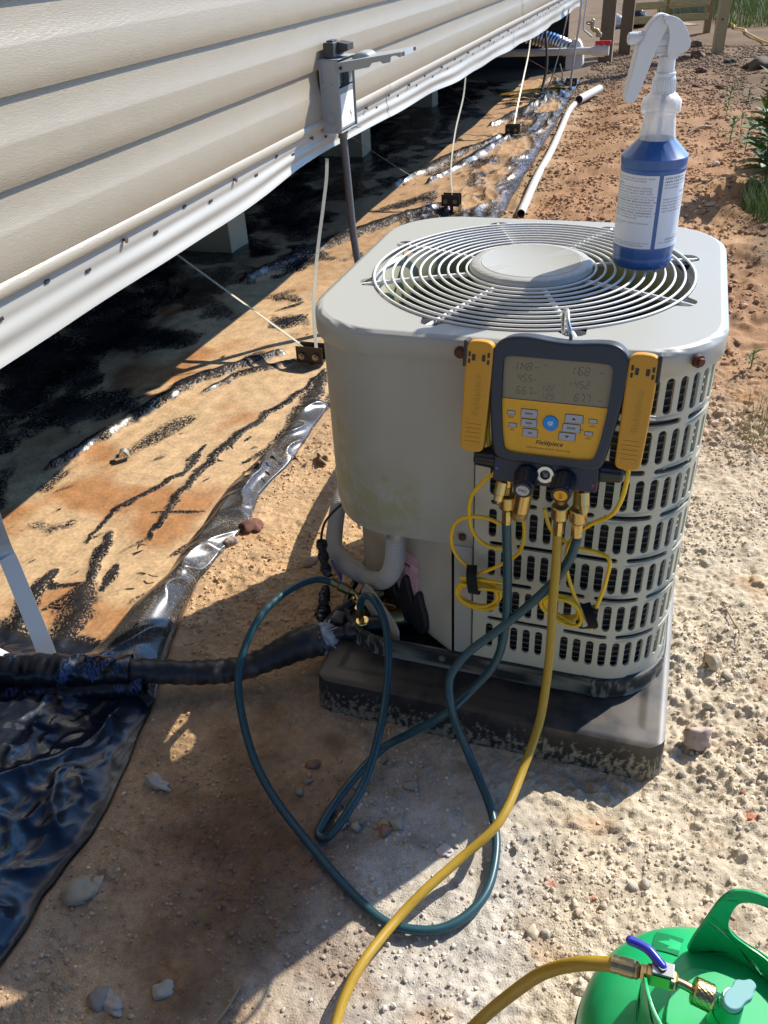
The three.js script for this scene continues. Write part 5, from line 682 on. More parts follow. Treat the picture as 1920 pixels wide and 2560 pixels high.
// ---------------------------------------------------------------- spray bottle standing on the grille
{
  const t = thing('spray_bottle', 'spray bottle of blue leak detector liquid standing on the fan grille', 'spray bottle', [-0.0365, 0.704, -1.372]);
  const R = 0.0475;
  obj('body', lathe([[0, 0.004], [0.030, 0.003], [0.036, 0.0], [0.0415, 0.002], [0.0445, 0.008], [0.0452, 0.015], [0.0442, 0.0185], [0.0452, 0.022], [0.0462, 0.03], [R - 0.001, 0.034], [R - 0.001, 0.142], [R, 0.147], [R - 0.001, 0.1495], [R, 0.152], [R + 0.0006, 0.160], [R + 0.0002, 0.1625], [R - 0.002, 0.1645], [0.0280, 0.1822], [0.0262, 0.1845]], 64), mat([0.032, 0.12, 0.36], 0.34, { transmission: 0.15, clearcoat: 0.25, clearcoatRoughness: 0.3 }), t);
  const hd = mat([0.84, 0.85, 0.85], 0.4, { transmission: 0.6, thickness: 0, attenuationDistance: 0.1 });
  const neck = lathe([[0.0262, 0.1845], [0.0255, 0.19], [0.0235, 0.205], [0.0215, 0.217], [0.0212, 0.2185], [0.0260, 0.2190], [0.0271, 0.2202], [0.0277, 0.2225], [0.0276, 0.2335], [0.0270, 0.2352], [0.0190, 0.2438], [0.0165, 0.2450], [0.0165, 0.247], [0, 0.247]], 64); const np = neck.attributes.position; for (let i = 0; i < np.count; i++) { const yy = np.getY(i); if (yy > 0.186 && yy < 0.2165) { const a = Math.atan2(np.getZ(i), np.getX(i)), k = 1 - 0.05 * Math.pow(Math.abs(Math.cos(a * 5)), 6) * sstep(0.186, 0.19, yy); np.setX(i, np.getX(i) * k); np.setZ(i, np.getZ(i) * k); } }
  obj('neck', toCreasedNormals(neck, 0.5), hd, t);
  obj('dip_tube', rod([0, 0.02, 0], [0.002, 0.245, 0], 0.0035, 0.0035, 10), mat([0.5, 0.55, 0.62], 0.5), t);
  // printed labels wrap the body; the gap between them faces the camera a little right of centre
  const lab = (lines, w, h) => canvasTex(w, h, (g, W, H) => { g.fillStyle = '#d9dde4'; g.fillRect(0, 0, W, H); g.fillStyle = '#15182a'; for (const [s, y, px, b, al, x] of lines) { g.font = `${b ? 'bold ' : ''}${px}px sans-serif`; g.textAlign = al || 'left'; g.fillText(s, x ?? 22, y); } });
  const L1 = lab([['May cause mild skin irritation. KEEP', 60, 31], ['OUT OF REACH OF CHILDREN', 98, 31], ['First Aid', 160, 30, 1], ['Remove contaminated clothing', 200, 34], ['Ingestion - Never give anything', 242, 34], ['to unconscious person. Get medi-', 284, 33], ['cal aid. Eye Contact - in case of contact, imme-', 326, 26], ['flush with plenty of water for at least', 368, 31], ['get medical aid. Skin Contact - in', 410, 34, 1], ['contact flush skin with plenty of water', 452, 30], ['contaminated clothing and shoes. Get', 494, 30], ['aid if irritation develops and persists', 536, 31], ['Wash before reuse. Inhalation - if', 578, 34, 1], ['remove to fresh air. If breathing is', 620, 33], ['oxygen. Get medical aid.', 662, 32], ['(CAS No.) Alpha Olefin Sulfonate', 740, 33], ['68439-57-6', 780, 32], ['See data sheet for complete safety information.', 1050, 24], ['Emergency: CHEM-TEL (800)255-3924', 1090, 27]], 560, 1130);
  const L2 = lab([['LEAK DETECTIVE will', 60, 38, 1], ['apply LEAK DETECTIVE', 106, 36, 1], ['where leaks are suspected', 152, 34], ['immediately.', 198, 34], ['DIRECTIONS', 290, 34, 1, 'left', 250], ['Adjust nozzle to spray or foam', 370, 34], ['on all surfaces suspected. If', 416, 34], ['foam formation is seen there are', 462, 34], ['leaks. Surfaces may be wiped', 508, 34], ['spot leak detected.', 554, 34], ['Manufactured by', 960, 26, 0, 'left', 230], ['AIRTRON CORPORATION', 1010, 40, 1, 'left', 110], ['P.O. DRAWER 800', 1052, 32, 0, 'left', 40]], 560, 1130);
  const patch = (a0, a1, map) => surf(40, 30, (u, v) => { const q = 0.0045 / R, uu = clamp(u), edge = Math.min(u, 1 - u) * (a1 - a0) * R, ev = Math.min(v, 1 - v) * 0.106, c = Math.max(0, 0.004 - edge), d = Math.max(0, 0.004 - ev); const a = lerp(a0, a1, u); return [(R - 0.0005) * Math.sin(a), lerp(0.036, 0.142, v), (R - 0.0005) * Math.cos(a), u, v]; });
  const camA = Math.atan2(0.0365, 1.372), gap = camA + 0.30;
  const lm = (m) => mat([1, 1, 1], 0.45, { map: m });
  obj('label', patch(gap - 0.065 - 1.62, gap - 0.065, L1), lm(L1), t); obj('label', patch(gap + 0.065, gap + 0.065 + 1.62, L2), lm(L2), t);
  const wm = mat([0.74, 0.75, 0.76], 0.42, { transmission: 0.15 });
  const rib = (pr, n, amp, y0, y1) => { const g = lathe(pr, 144), p = g.attributes.position; for (let i = 0; i < p.count; i++) { const y = p.getY(i); if (y < y0 || y > y1) continue; const a = Math.atan2(p.getZ(i), p.getX(i)), k = 1 - amp * (0.5 + 0.5 * Math.cos(a * n)); p.setX(i, p.getX(i) * k); p.setZ(i, p.getZ(i) * k); } g.computeVertexNormals(); return g; };
  obj('screw_cap', [rib([[0, 0.244], [0.0165, 0.244], [0.0172, 0.246], [0.0170, 0.2475], [0.0168, 0.255], [0.0162, 0.2615], [0.0145, 0.2650], [0.0140, 0.2665], [0.0146, 0.268], [0.0146, 0.2705], [0.013, 0.271]], 30, 0.05, 0.2465, 0.262)], wm, t);
  const hg = new THREE.Group(); hg.name = 'trigger_head'; hg.rotation.y = Math.PI + 0.306; hg.scale.setScalar(0.92); hg.position.y = 0.0214; t.add(hg);
  const P = (l) => l.map(([cx, cy]) => [(920 - cx) * 1e-4, 0.264 + (1050 - cy) * 1e-4]);
  obj('stem', [cyl(0.0125, 0.0128, 0.024, 0, 0.281, 0, 36), cyl(0.0095, 0.0095, 0.012, 0, 0.297, 0, 30), bx(0.028, 0.0045, 0.016, 0.006, 0.2965, 0, 0.002)], wm, hg);
  obj('pump', [cyl(0.0083, 0.0083, 0.027, 0, 0, 0, 32).rotateZ(Math.PI / 2).translate(0.006, 0.313, 0), new THREE.TorusGeometry(0.0065, 0.002, 10, 24).rotateY(Math.PI / 2).translate(0.0195, 0.3125, 0), bx(0.024, 0.012, 0.014, 0.009, 0.302, 0, 0.003), cyl(0.004, 0.004, 0.03, 0, 0, 0, 16).rotateZ(Math.PI / 2).translate(0.012, 0.3135, 0)], wm, hg);
  const shr = smoothShape(P([[730, 222], [850, 222], [1000, 280], [1110, 410], [1185, 580], [1185, 650], [1130, 690], [1050, 715], [1010, 790], [930, 800], [860, 700], [880, 460], [830, 330]]));
  obj('shroud', [extr(shr, 0.0012, 0.0008).translate(0, 0, -0.0166), extr(shr, 0.0012, 0.0008).translate(0, 0, 0.0154), (() => { const c = new THREE.CatmullRomCurve3(P([[760, 222], [860, 228], [1000, 285], [1105, 410], [1178, 580], [1175, 650]]).map(([x, y]) => V3(x, y, 0))); return surf(40, 2, (u, v) => { const p = c.getPoint(u); return [p.x, p.y, lerp(-0.0168, 0.0168, v)]; }); })()], wm, hg);
  obj('trigger', extr(smoothShape(P([[560, 390], [640, 290], [715, 222], [800, 225], [855, 270], [835, 340], [780, 440], [705, 600], [655, 760], [600, 930], [490, 1290], [440, 1355], [365, 1350], [345, 1270], [400, 1000], [445, 700], [460, 600], [530, 510]])), 0.017, 0.0030, { bevelSegments: 3 }).translate(0, 0, -0.0085), wm, hg);
  obj('pivot', cyl(0.0042, 0.0042, 0.037, 0, 0, 0, 20).rotateX(Math.PI / 2).translate(0.0102, 0.3395, 0), wm, hg);
  obj('nozzle', [along(rib([[0, 0], [0.0088, 0], [0.0092, 0.002], [0.0092, 0.0105], [0.0086, 0.012]], 18, 0.07, 0.001, 0.011), [0.0365, 0.3185, 0], [1, 0.325, 0]), along(lathe([[0.0086, 0.012], [0.0088, 0.02], [0.0080, 0.025], [0.0055, 0.0265], [0.0052, 0.0262], [0.0032, 0.0262], [0.0028, 0.0235], [0, 0.0235]], 30), [0.0365, 0.3185, 0], [1, 0.325, 0]), rod([0.02, 0.3175, 0], [0.04, 0.3185, 0], 0.006, 0.0075, 20)], wm, hg);
}

// ---------------------------------------------------------------- green refrigerant tank in the near corner
{
  const green = mat([0.008, 0.41, 0.13], 0.36, { clearcoat: 0.3, clearcoatRoughness: 0.3 }), TX = 0.148, TZ = -0.432;
  const t = thing('refrigerant_tank', 'bright green refrigerant tank with collar handles, hose attached to its valve', 'gas tank', [TX, 0, TZ]);
  const R = 0.127, UP = 0.014;
  obj('dome', lathe([[R, 0.2], [R, 0.215], [R - 0.001, 0.226], [R - 0.005, 0.240], [R - 0.012, 0.253], [R - 0.024, 0.266], [R - 0.042, 0.2775], [R - 0.062, 0.285], [0.04, 0.2895], [0.02, 0.2905], [0, 0.2905]].map(([r, y]) => [r, y + UP]), 72), green, t);
  obj('shell', lathe([[R - 0.012, 0.0], [R - 0.004, 0.006], [R - 0.0004, 0.02], [R - 0.0004, 0.2 + UP]], 72), mat([0.50, 0.46, 0.36], 0.5), t);
  obj('seam', new THREE.TorusGeometry(R + 0.0004, 0.0014, 8, 80).rotateX(Math.PI / 2).translate(0, 0.2 + UP, 0), mat([0.02, 0.06, 0.03], 0.5), t);
  obj('collar_plate', [extr(smoothShape([[-0.055, -0.03], [-0.04, 0.045], [0.0, 0.05], [0.05, 0.035], [0.055, -0.03], [0.0, -0.05]]), 0.003, 0.0008).rotateX(-Math.PI / 2).translate(0, 0.2885 + UP, 0)], green, t);
  // collar arcs: sheet bent round the valve, with a hand hole in the back one
  function arc(r, a0, a1, outer, hole) { const sh = smoothShape(outer); if (hole) { const s2 = smoothShape(hole); sh.holes.push(new THREE.Path(s2.getPoints(8))); } const g = extr(sh, 0.0012, 0.0009, { curveSegments: 8 }); const q = subdivide(g), p = q.attributes.position; for (let i = 0; i < p.count; i++) { const a = lerp(a0, a1, p.getX(i)), rr = r + p.getZ(i); p.setXYZ(i, rr * Math.cos(a), p.getY(i), rr * Math.sin(a)); } q.computeVertexNormals(); return toCreasedNormals(q, 0.7); }
  function subdivide(g) { let q = g.toNonIndexed ? g.toNonIndexed() : g; for (let k = 0; k < 3; k++) { const p = q.attributes.position, o = []; for (let i = 0; i < p.count; i += 3) { const v = [0, 1, 2].map((j) => [p.getX(i + j), p.getY(i + j), p.getZ(i + j)]), d = (a, b) => Math.abs(a[0] - b[0]); const e = [d(v[0], v[1]), d(v[1], v[2]), d(v[2], v[0])], m = Math.max(...e); if (m < 0.045) { o.push(...v[0], ...v[1], ...v[2]); continue; } const j = e.indexOf(m), a = v[j], b = v[(j + 1) % 3], c = v[(j + 2) % 3], h = a.map((x, n) => (x + b[n]) / 2); o.push(...a, ...h, ...c, ...h, ...b, ...c); } q = new THREE.BufferGeometry(); q.setAttribute('position', new THREE.Float32BufferAttribute(o, 3)); } return q; }
  const back = arc(0.074, -2.0, 0.45, [[-0.01, 0.284], [0.0, 0.31], [0.05, 0.35], [0.09, 0.388], [0.16, 0.405], [0.5, 0.407], [0.84, 0.405], [0.91, 0.388], [0.95, 0.35], [1.0, 0.31], [1.01, 0.284], [0.5, 0.282]], [[0.17, 0.322], [0.155, 0.375], [0.22, 0.392], [0.5, 0.394], [0.78, 0.392], [0.84, 0.375], [0.82, 0.322], [0.5, 0.318]]);
  obj('collar_handle', back.translate(0, 0.006, 0), green, t);
  const front = arc(0.074, 1.4, 3.3, [[-0.01, 0.284], [0.0, 0.305], [0.06, 0.33], [0.14, 0.350], [0.5, 0.354], [0.88, 0.350], [0.95, 0.33], [1.0, 0.305], [1.01, 0.284], [0.5, 0.282]], null);
  obj('collar_handle', front.translate(0, 0.01, 0), green, t);
  
  const vb = obj('valve_body', [cyl(0.013, 0.017, 0.038, 0, 0.309, 0, 28), cyl(0.0105, 0.012, 0.022, 0, 0.338, 0, 24), rod([0, 0.336, -0.001], [-0.018, 0.341, -0.004], 0.0075, 0.0075, 20)], green, t);
  obj('valve_thread', [cyl(0.0085, 0.0085, 0.012, 0.0, 0.353, 0, 20)], steelM, t);
  obj('valve_handle', [extr(smoothShape([[-0.006, -0.026], [-0.012, -0.012], [-0.010, 0.0], [-0.014, 0.010], [-0.006, 0.017], [-0.003, 0.026], [0.006, 0.025], [0.007, 0.016], [0.012, 0.008], [0.009, -0.004], [0.011, -0.016], [0.005, -0.026]]), 0.006, 0.0015).scale(0.68, 0.68, 0.9).rotateX(-Math.PI / 2).rotateY(-0.65).translate(0.004, 0.362, 0.0)], mat([0.15, 0.36, 0.36], 0.5), t);
  // faded diamond mark on the dome
  const mark = canvasTex(128, 128, (g, W, H) => { g.fillStyle = '#1a7a4a'; g.fillRect(0, 0, W, H); g.fillStyle = '#2fb873'; g.beginPath(); g.moveTo(64, 20); g.lineTo(86, 74); g.lineTo(100, 62); g.lineTo(92, 128); g.lineTo(36, 128); g.lineTo(28, 66); g.lineTo(44, 78); g.fill(); });
  obj('hazard_mark', surf(10, 10, (u, v) => { const a = (u - 0.5) * 0.026, b = (v - 0.5) * 0.026, c = 0.7071, da = (a - b) * c, db = (a + b) * c, th = -2.16 + da / 0.09, r = 0.0895 + db; const prof = [[R - 0.024, 0.266], [R - 0.042, 0.2775], [R - 0.062, 0.285]]; const y = UP + (r > prof[1][0] ? lerp(prof[1][1], prof[0][1], (r - prof[1][0]) / (prof[0][0] - prof[1][0])) : lerp(prof[2][1], prof[1][1], (r - prof[2][0]) / (prof[1][0] - prof[2][0]))); return [r * Math.cos(th), y + 0.0012, r * Math.sin(th), u, v]; }), mat([1, 1, 1], 0.4, { map: mark }), t);
  // hose end with ball valve
  const v = thing('tank_ball_valve', 'brass ball valve with blue lever between the yellow hose and the tank', 'ball valve');
  const A = [0.047, 0.34, -0.442], B = [0.095, 0.344, -0.440];
  obj('ferrule', along(lathe([[0, -0.004], [0.0082, -0.004], [0.0085, 0], [0.0078, 0.003], [0.0085, 0.006], [0.0085, 0.016], [0.0078, 0.018], [0.0084, 0.02], [0.006, 0.022], [0, 0.022]], 24), A, B), mat([0.42, 0.33, 0.17], 0.4, { metalness: 0.9 }), v);
  obj('valve_body', along(lathe([[0, 0.022], [0.006, 0.022], [0.0078, 0.023], [0.0078, 0.028], [0.010, 0.029], [0.0105, 0.032], [0.0105, 0.05], [0.0085, 0.054], [0.006, 0.056], [0, 0.056]], 6), A, B), brassM, v);
  obj('bent_tube', tube([[0.102, 0.3445, -0.4395], [0.111, 0.344, -0.438], [0.119, 0.342, -0.436]], 0.0042, 14, 12), mat([0.5, 0.33, 0.18], 0.35, { metalness: 1 }), v);
  obj('coupling_nut', knurl(0.0118, 0.018).map((g) => along(g, [0.116, 0.343, -0.437], [0.14, 0.340, -0.434])), brassM, v);
  obj('lever_bracket', [bx(0.02, 0.003, 0.014, 0.088, 0.3565, -0.441, 0.001), cyl(0.004, 0.004, 0.004, 0.087, 0.359, -0.441, 6), bx(0.004, 0.014, 0.002, 0.097, 0.350, -0.4315, 0.001)], mat([0.25, 0.25, 0.25], 0.4, { metalness: 0.9 }), v);
  obj('lever', tube([[0.087, 0.3585, -0.442], [0.081, 0.360, -0.447], [0.074, 0.361, -0.4525], [0.066, 0.361, -0.4555], [0.057, 0.361, -0.457]], 0.0045, 30, 12), mat([0.02, 0.03, 0.33], 0.28, { clearcoat: 0.5 }), v);
}
// ---------------------------------------------------------------- white pipes, far plumbing, posts and rails
const pvcM = mat([0.60, 0.575, 0.53], 0.38);
{
  const gy = (x, z, r) => Math.max(lowH(x, z), groundY(x, z)) + r;
  const p1 = thing('pvc_pipe', 'long white PVC pipe lying on the soil along the edge of the plastic', 'pipe');
  const pts = [[-0.694, -4.11], [-0.733, -4.816], [-0.756, -5.454], [-0.795, -6.167], [-0.832, -6.9], [-0.824, -7.2]].map(([x, z]) => [x, lowH(x, z) + 0.022 + 0.01 * sstep(-0.3, -0.8, -x), z]);
  obj('pipe_wall', tube(pts, 0.0215, 120, 20, false, false), pvcM, p1);
  obj('pipe_wall', tube(pts, 0.0185, 120, 20, false, false), mat([0.30, 0.12, 0.07], 0.7), p1);
  const [a, b] = [pts[0], pts[1]]; obj('pipe_end', along(new THREE.RingGeometry(0.0185, 0.0215, 24).rotateX(-Math.PI / 2), a, a.map((v, i) => 2 * v - b[i])), pvcM, p1);
  const s = thing('pvc_offcut', 'short white pipe offcut with a dark open end, past the long pipe', 'pipe');
  const A = [-0.80, lowH(-0.8, -7.12) + 0.05, -7.16], B = [-0.70, lowH(-0.7, -7.62) + 0.055, -7.66], d = B.map((v, i) => v - A[i]), l = Math.hypot(...d), u = d.map((v) => v / l);
  obj('pipe_wall', rod(A, B, 0.03, 0.03, 24), pvcM, s); obj('bore', along(new THREE.CircleGeometry(0.0265, 24).rotateX(Math.PI / 2), A.map((v, i) => v - u[i] * 0.001), B), mat([0.015, 0.013, 0.012], 0.9), s);
}
{
  const st = thing('drain_stub', 'white PVC drain pipe with red ball valve under the end of the home', 'drain pipe', [0, 0, -7.8]);
  obj('pipe', rod([-2.2, 0.295, 0], [-0.76, 0.312, 0], 0.028, 0.028, 24), pvcM, st);
  obj('valve_body', [rod([-0.80, 0.311, 0], [-0.665, 0.313, 0], 0.036, 0.036, 24), rod([-0.75, 0.312, 0], [-0.70, 0.313, 0], 0.046, 0.046, 24), rod([-0.725, 0.312, 0], [-0.725, 0.352, 0], 0.02, 0.02, 16)], mat([0.62, 0.60, 0.57], 0.4), st);
  obj('red_handle', [bx(0.125, 0.03, 0.03, -0.715, 0.368, 0, 0.008), bx(0.035, 0.02, 0.06, -0.725, 0.36, 0, 0.008)], mat([0.55, 0.02, 0.015], 0.35), st);
  const du = thing('flexible_duct', 'silver flexible duct drooping under the end of the home', 'duct');
  obj('duct_tube', ribbed([[-1.62, 0.47, -7.9], [-1.35, 0.42, -7.95], [-1.15, 0.37, -7.95], [-1.0, 0.32, -7.9]], 0.062, 200, 0.005, 0.03), mat([0.5, 0.5, 0.52], 0.3, { metalness: 0.8 }), du);
  const bt = thing('vent_boot', 'white plastic boot at the lower end of the silver duct', 'vent boot', [-0.945, 0.18, -7.88]);
  obj('boot_body', [extr(smoothShape([[-0.06, 0.0], [-0.05, 0.0], [0.07, 0.0], [0.07, 0.08], [0.05, 0.18], [0.0, 0.22], [-0.05, 0.16], [-0.06, 0.08]]), 0.09, 0.006).translate(0, 0, -0.045)], mat([0.55, 0.56, 0.58], 0.5), bt);
  const fa = thing('garden_tap', 'brass garden tap hanging under the end of the home', 'tap', [-0.80, 0.44, -7.7]);
  obj('spout', [tube([[0, 0.09, 0], [0.0, 0.045, 0], [0.01, 0.03, 0], [0.04, 0.02, 0], [0.055, -0.01, 0]], 0.016, 40, 14), lathe([[0.022, -0.022], [0.024, 0], [0.018, 0.012], [0.0, 0.014]], 20).translate(0.055, 0, 0)], mat([0.42, 0.34, 0.2], 0.5, { metalness: 0.6 }), fa);
  obj('tap_handle', new THREE.TorusGeometry(0.028, 0.006, 8, 20).rotateX(1.2).translate(-0.02, 0.075, 0), mat([0.2, 0.2, 0.18], 0.5, { metalness: 0.5 }), fa);
  const wires = [['white cable dropping straight down past the drain pipe', [[-0.90, 0.75, -7.7], [-0.905, 0.5, -7.7], [-0.925, 0.3, -7.7], [-0.94, 0.06, -7.7]], 0.009, [0.5, 0.5, 0.5]], ['second white cable bent to the garden tap', [[-0.86, 0.75, -7.72], [-0.868, 0.47, -7.72], [-0.85, 0.455, -7.72], [-0.80, 0.42, -7.71]], 0.007, [0.5, 0.5, 0.5]], ['thick brown cable hanging in a bow in front of the drain pipe', [[-1.19, 0.60, -7.6], [-1.15, 0.45, -7.6], [-1.12, 0.25, -7.55], [-1.13, 0.12, -7.5], [-1.14, 0.05, -7.45]], 0.011, [0.12, 0.1, 0.08]], ['thin kinked wire hanging between the brown cable and the duct', [[-0.98, 0.62, -7.6], [-1.02, 0.4, -7.6], [-1.06, 0.2, -7.55], [-1.10, 0.06, -7.5]], 0.005, [0.4, 0.38, 0.33]], ['short curled wire standing up from the farthest anchor', [[-1.02, 0.24, -7.6], [-1.0, 0.15, -7.62], [-1.04, 0.07, -7.65]], 0.005, [0.4, 0.38, 0.33]]];
  for (const [l, p, r, c] of wires) tag(obj('hanging_wire', tube(p, r, 40, 8), mat(c, 0.5)), l, 'cable', 'wires hanging under the end of the home');
  const ys = thing('marking_tape', 'crumpled yellow tape on the ground by the farthest anchor', 'tape');
  for (const [p, w] of [[[[-1.45, 0.06, -7.35], [-1.25, 0.075, -7.45], [-1.05, 0.07, -7.6], [-0.98, 0.05, -7.7]], 0.05], [[[-1.35, 0.05, -7.25], [-1.2, 0.09, -7.3], [-1.1, 0.06, -7.38]], 0.04]]) obj('strip', band(p, w, 0.002, [0, 0.4, 1], 20), mat([0.62, 0.5, 0.02], 0.4), ys);
}
const woodT = dataTex(256, 1024, (i, j, c) => { const x = i / 256 * 8, y = j / 1024 * 32; const v = 0.85 + 0.3 * n2(x * 2.2 + 0.6 * n2(x, y * 0.12), y * 0.16) + 0.1 * n2(x * 8, y * 0.9); c[0] = v; c[1] = v * 0.97; c[2] = v * 0.9; }, false);
const woodM = mat([0.46, 0.39, 0.21], 0.75, { map: woodT }), woodDk = mat([0.17, 0.13, 0.09], 0.8, { map: woodT });
{
  const post = (label, x, z, w, h, m, turn = 0) => { const t = thing('wooden_post', label, 'post', [x, lowH(x, z) - 0.06, z], turn, null); obj('timber', bx(w, h, w, 0, h / 2, 0, 0.004), m, t); obj('knot', [cyl(0.012, 0.012, 0.002, 0, 0, 0, 12).rotateX(Math.PI / 2).translate(-0.01, 0.36, w / 2 + 0.0008)], woodDk, t); return t; };
  post('thick pale wooden post nearest the spray bottle, casting a long shadow', 0.20, -9.82, 0.095, 2.4, woodM, 0.25);
  post('thinner wooden post where the two rails end', 0.085, -11.65, 0.07, 1.7, mat([0.36, 0.24, 0.11], 0.75, { map: woodT }), 0.2);
  post('shaded wooden post at the end of the home, beside the red valve', -0.86, -9.75, 0.13, 2.6, mat([0.26, 0.2, 0.13], 0.8, { map: woodT }));
  post('dark wooden post behind the shaded one at the end of the home', -0.72, -10.35, 0.12, 2.6, woodDk);
  const rail = (label, y0, y1) => { const t = thing('fence_rail', label, 'rail', [0, 0, -11.55]); const g = bx(0.96, 0.07, 0.035, 0, 0, 0, 0.003); g.rotateX(-0.55); g.rotateZ(Math.atan2(y1 - y0, 0.96)); obj('board', g.translate(-0.40, (y0 + y1) / 2, 0), mat([0.50, 0.42, 0.2], 0.7, { map: woodT }), t); };
  rail('upper horizontal rail of the wooden railing', 0.345, 0.375); rail('lower horizontal rail of the wooden railing', 0.205, 0.235);
  const pk = thing('railing_upright', 'thin upright crossing both rails of the wooden railing', 'railing upright', [-0.37, 0.08, -11.50]); obj('timber', bx(0.032, 0.9, 0.032, 0, 0.45, 0, 0.003), mat([0.3, 0.2, 0.09], 0.8, { map: woodT }), pk); obj('nail_head', cyl(0.004, 0.004, 0.002, 0, 0, 0, 10).rotateX(Math.PI / 2).translate(0, 0.28, 0.0168), steelM, pk);
  // debris and boards behind the railing
  const bd = thing('loose_board', 'weathered grey board lying behind the railing', 'board', [-0.46, 0.03, -13.3], 0.5); obj('plank', bx(0.14, 0.03, 1.6, 0, 0.02, 0, 0.003), mat([0.33, 0.28, 0.22], 0.85, { map: woodT }), bd);
  const bb = thing('concrete_block', 'grey concrete block on the soil behind the railing', 'concrete block', [-0.18, 0.0, -14.1], 0.2); obj('block_body', bx(0.4, 0.2, 0.2, 0, 0.1, 0, 0.006), mat([0.3, 0.28, 0.25], 0.95), bb);
  const bag = thing('plastic_bags', 'dark and white plastic bags heaped behind the railing', 'bags', [-0.95, 0.0, -13.2]);
  obj('white_bag', rock(0.12, 31, 0.7, 3, 0.5).translate(-0.1, 0.07, 0.1), mat([0.5, 0.52, 0.56], 0.35), bag); obj('dark_bag', rock(0.14, 32, 0.9, 3, 0.4).translate(0.14, 0.09, 0), mat([0.03, 0.035, 0.05], 0.3), bag);
  const cy = [[0.19, -13.4], [0.356, -12.68], [0.40, -12.35], [0.395, -12.15], [0.46, -11.95], [0.50, -11.7], [0.505, -11.4], [0.56, -11.1], [0.60, -10.9], [0.70, -10.6], [0.95, -10.3]];
  tag(obj('extension_cord', tube(cy.map(([x, z]) => [x, lowH(x, z) + 0.022, z]), 0.010, 160, 8), mat([0.65, 0.42, 0.05], 0.5)), 'yellow cord snaking over the dark soil past the thick post', 'cord');
}
// a tan dog half hidden behind the railing
{
  const J = { hip: [0.22, 0.42, 0], chest: [-0.2, 0.42, 0], mid: [0, 0.40, 0], neck: [-0.32, 0.52, 0], head: [-0.40, 0.60, 0], nose: [-0.52, 0.56, 0] };
  const caps = [['hip', 'mid', 0.10, 0.095], ['mid', 'chest', 0.10, 0.13], ['chest', 'neck', 0.11, 0.075], ['neck', 'head', 0.075, 0.075], ['head', 'nose', 0.065, 0.035]].map(([a, b, r, s]) => [J[a], J[b], r, s]);
  for (const s of [-0.075, 0.075]) { caps.push([[-0.20, 0.36, s], [-0.19, 0.20, s], 0.055, 0.034], [[-0.19, 0.20, s], [-0.205, 0.03, s], 0.032, 0.026], [[-0.205, 0.03, s], [-0.24, 0.02, s], 0.028, 0.024]); caps.push([[0.22, 0.38, s], [0.17, 0.24, s], 0.075, 0.045], [[0.17, 0.24, s], [0.27, 0.15, s], 0.042, 0.028], [[0.27, 0.15, s], [0.25, 0.03, s], 0.026, 0.024], [[0.25, 0.03, s], [0.215, 0.02, s], 0.027, 0.023]); caps.push([[-0.38, 0.65, s * 0.6], [-0.35, 0.57, s * 1.0], 0.025, 0.02]); }
  caps.push([[0.30, 0.46, 0], [0.42, 0.56, 0], 0.03, 0.018], [[0.42, 0.56, 0], [0.44, 0.68, 0], 0.018, 0.012]);
  const N = 56, S = 0.62, mc = new MarchingCubes(N, mat([1, 1, 1]), false, false, 60000), fld = (x, y, z) => { let d = 9; for (const [a, b, r, s] of caps) { const ab = b.map((v, i) => v - a[i]), ap = [x - a[0], y - a[1], z - a[2]], L = ab[0] ** 2 + ab[1] ** 2 + ab[2] ** 2, t = clamp((ap[0] * ab[0] + ap[1] * ab[1] + ap[2] * ab[2]) / L); const q = Math.hypot(ap[0] - ab[0] * t, ap[1] - ab[1] * t, ap[2] - ab[2] * t) - lerp(r, s, t); const k = 0.03, h = clamp(0.5 + 0.5 * (d - q) / k); d = lerp(d, q, h) - k * h * (1 - h); } return d; };
  mc.isolation = 0; for (let k = 0; k < N; k++) for (let j = 0; j < N; j++) for (let i = 0; i < N; i++) mc.field[k * N * N + j * N + i] = -fld((i - N / 2) / (N / 2) * S, (j - N / 2) / (N / 2) * S + 0.38, (k - N / 2) / (N / 2) * S);
  mc.update(); const n = mc.count, g = new THREE.BufferGeometry(); g.setAttribute('position', new THREE.BufferAttribute(mc.positionArray.slice(0, n * 3), 3)); g.setAttribute('normal', new THREE.BufferAttribute(mc.normalArray.slice(0, n * 3), 3)); g.scale(S, S, S).translate(0, 0.38, 0); g.computeVertexNormals();
  const dog = thing('dog', 'short-haired tan dog standing behind the wooden railing', 'dog', [0.0, lowH(0, -15) - 0.01, -15.0], Math.PI + 0.1);
  obj('body', mergeVertices(g.deleteAttribute('normal')), mat([0.42, 0.19, 0.075], 0.85), dog); dog.children[0].geometry.computeVertexNormals();
  obj('eye', new THREE.SphereGeometry(0.011, 10, 8).translate(-0.445, 0.615, 0.042), blackP, dog); obj('eye', new THREE.SphereGeometry(0.011, 10, 8).translate(-0.445, 0.615, -0.042), blackP, dog); obj('nose', new THREE.SphereGeometry(0.017, 10, 8).translate(-0.552, 0.562, 0), blackP, dog);
}

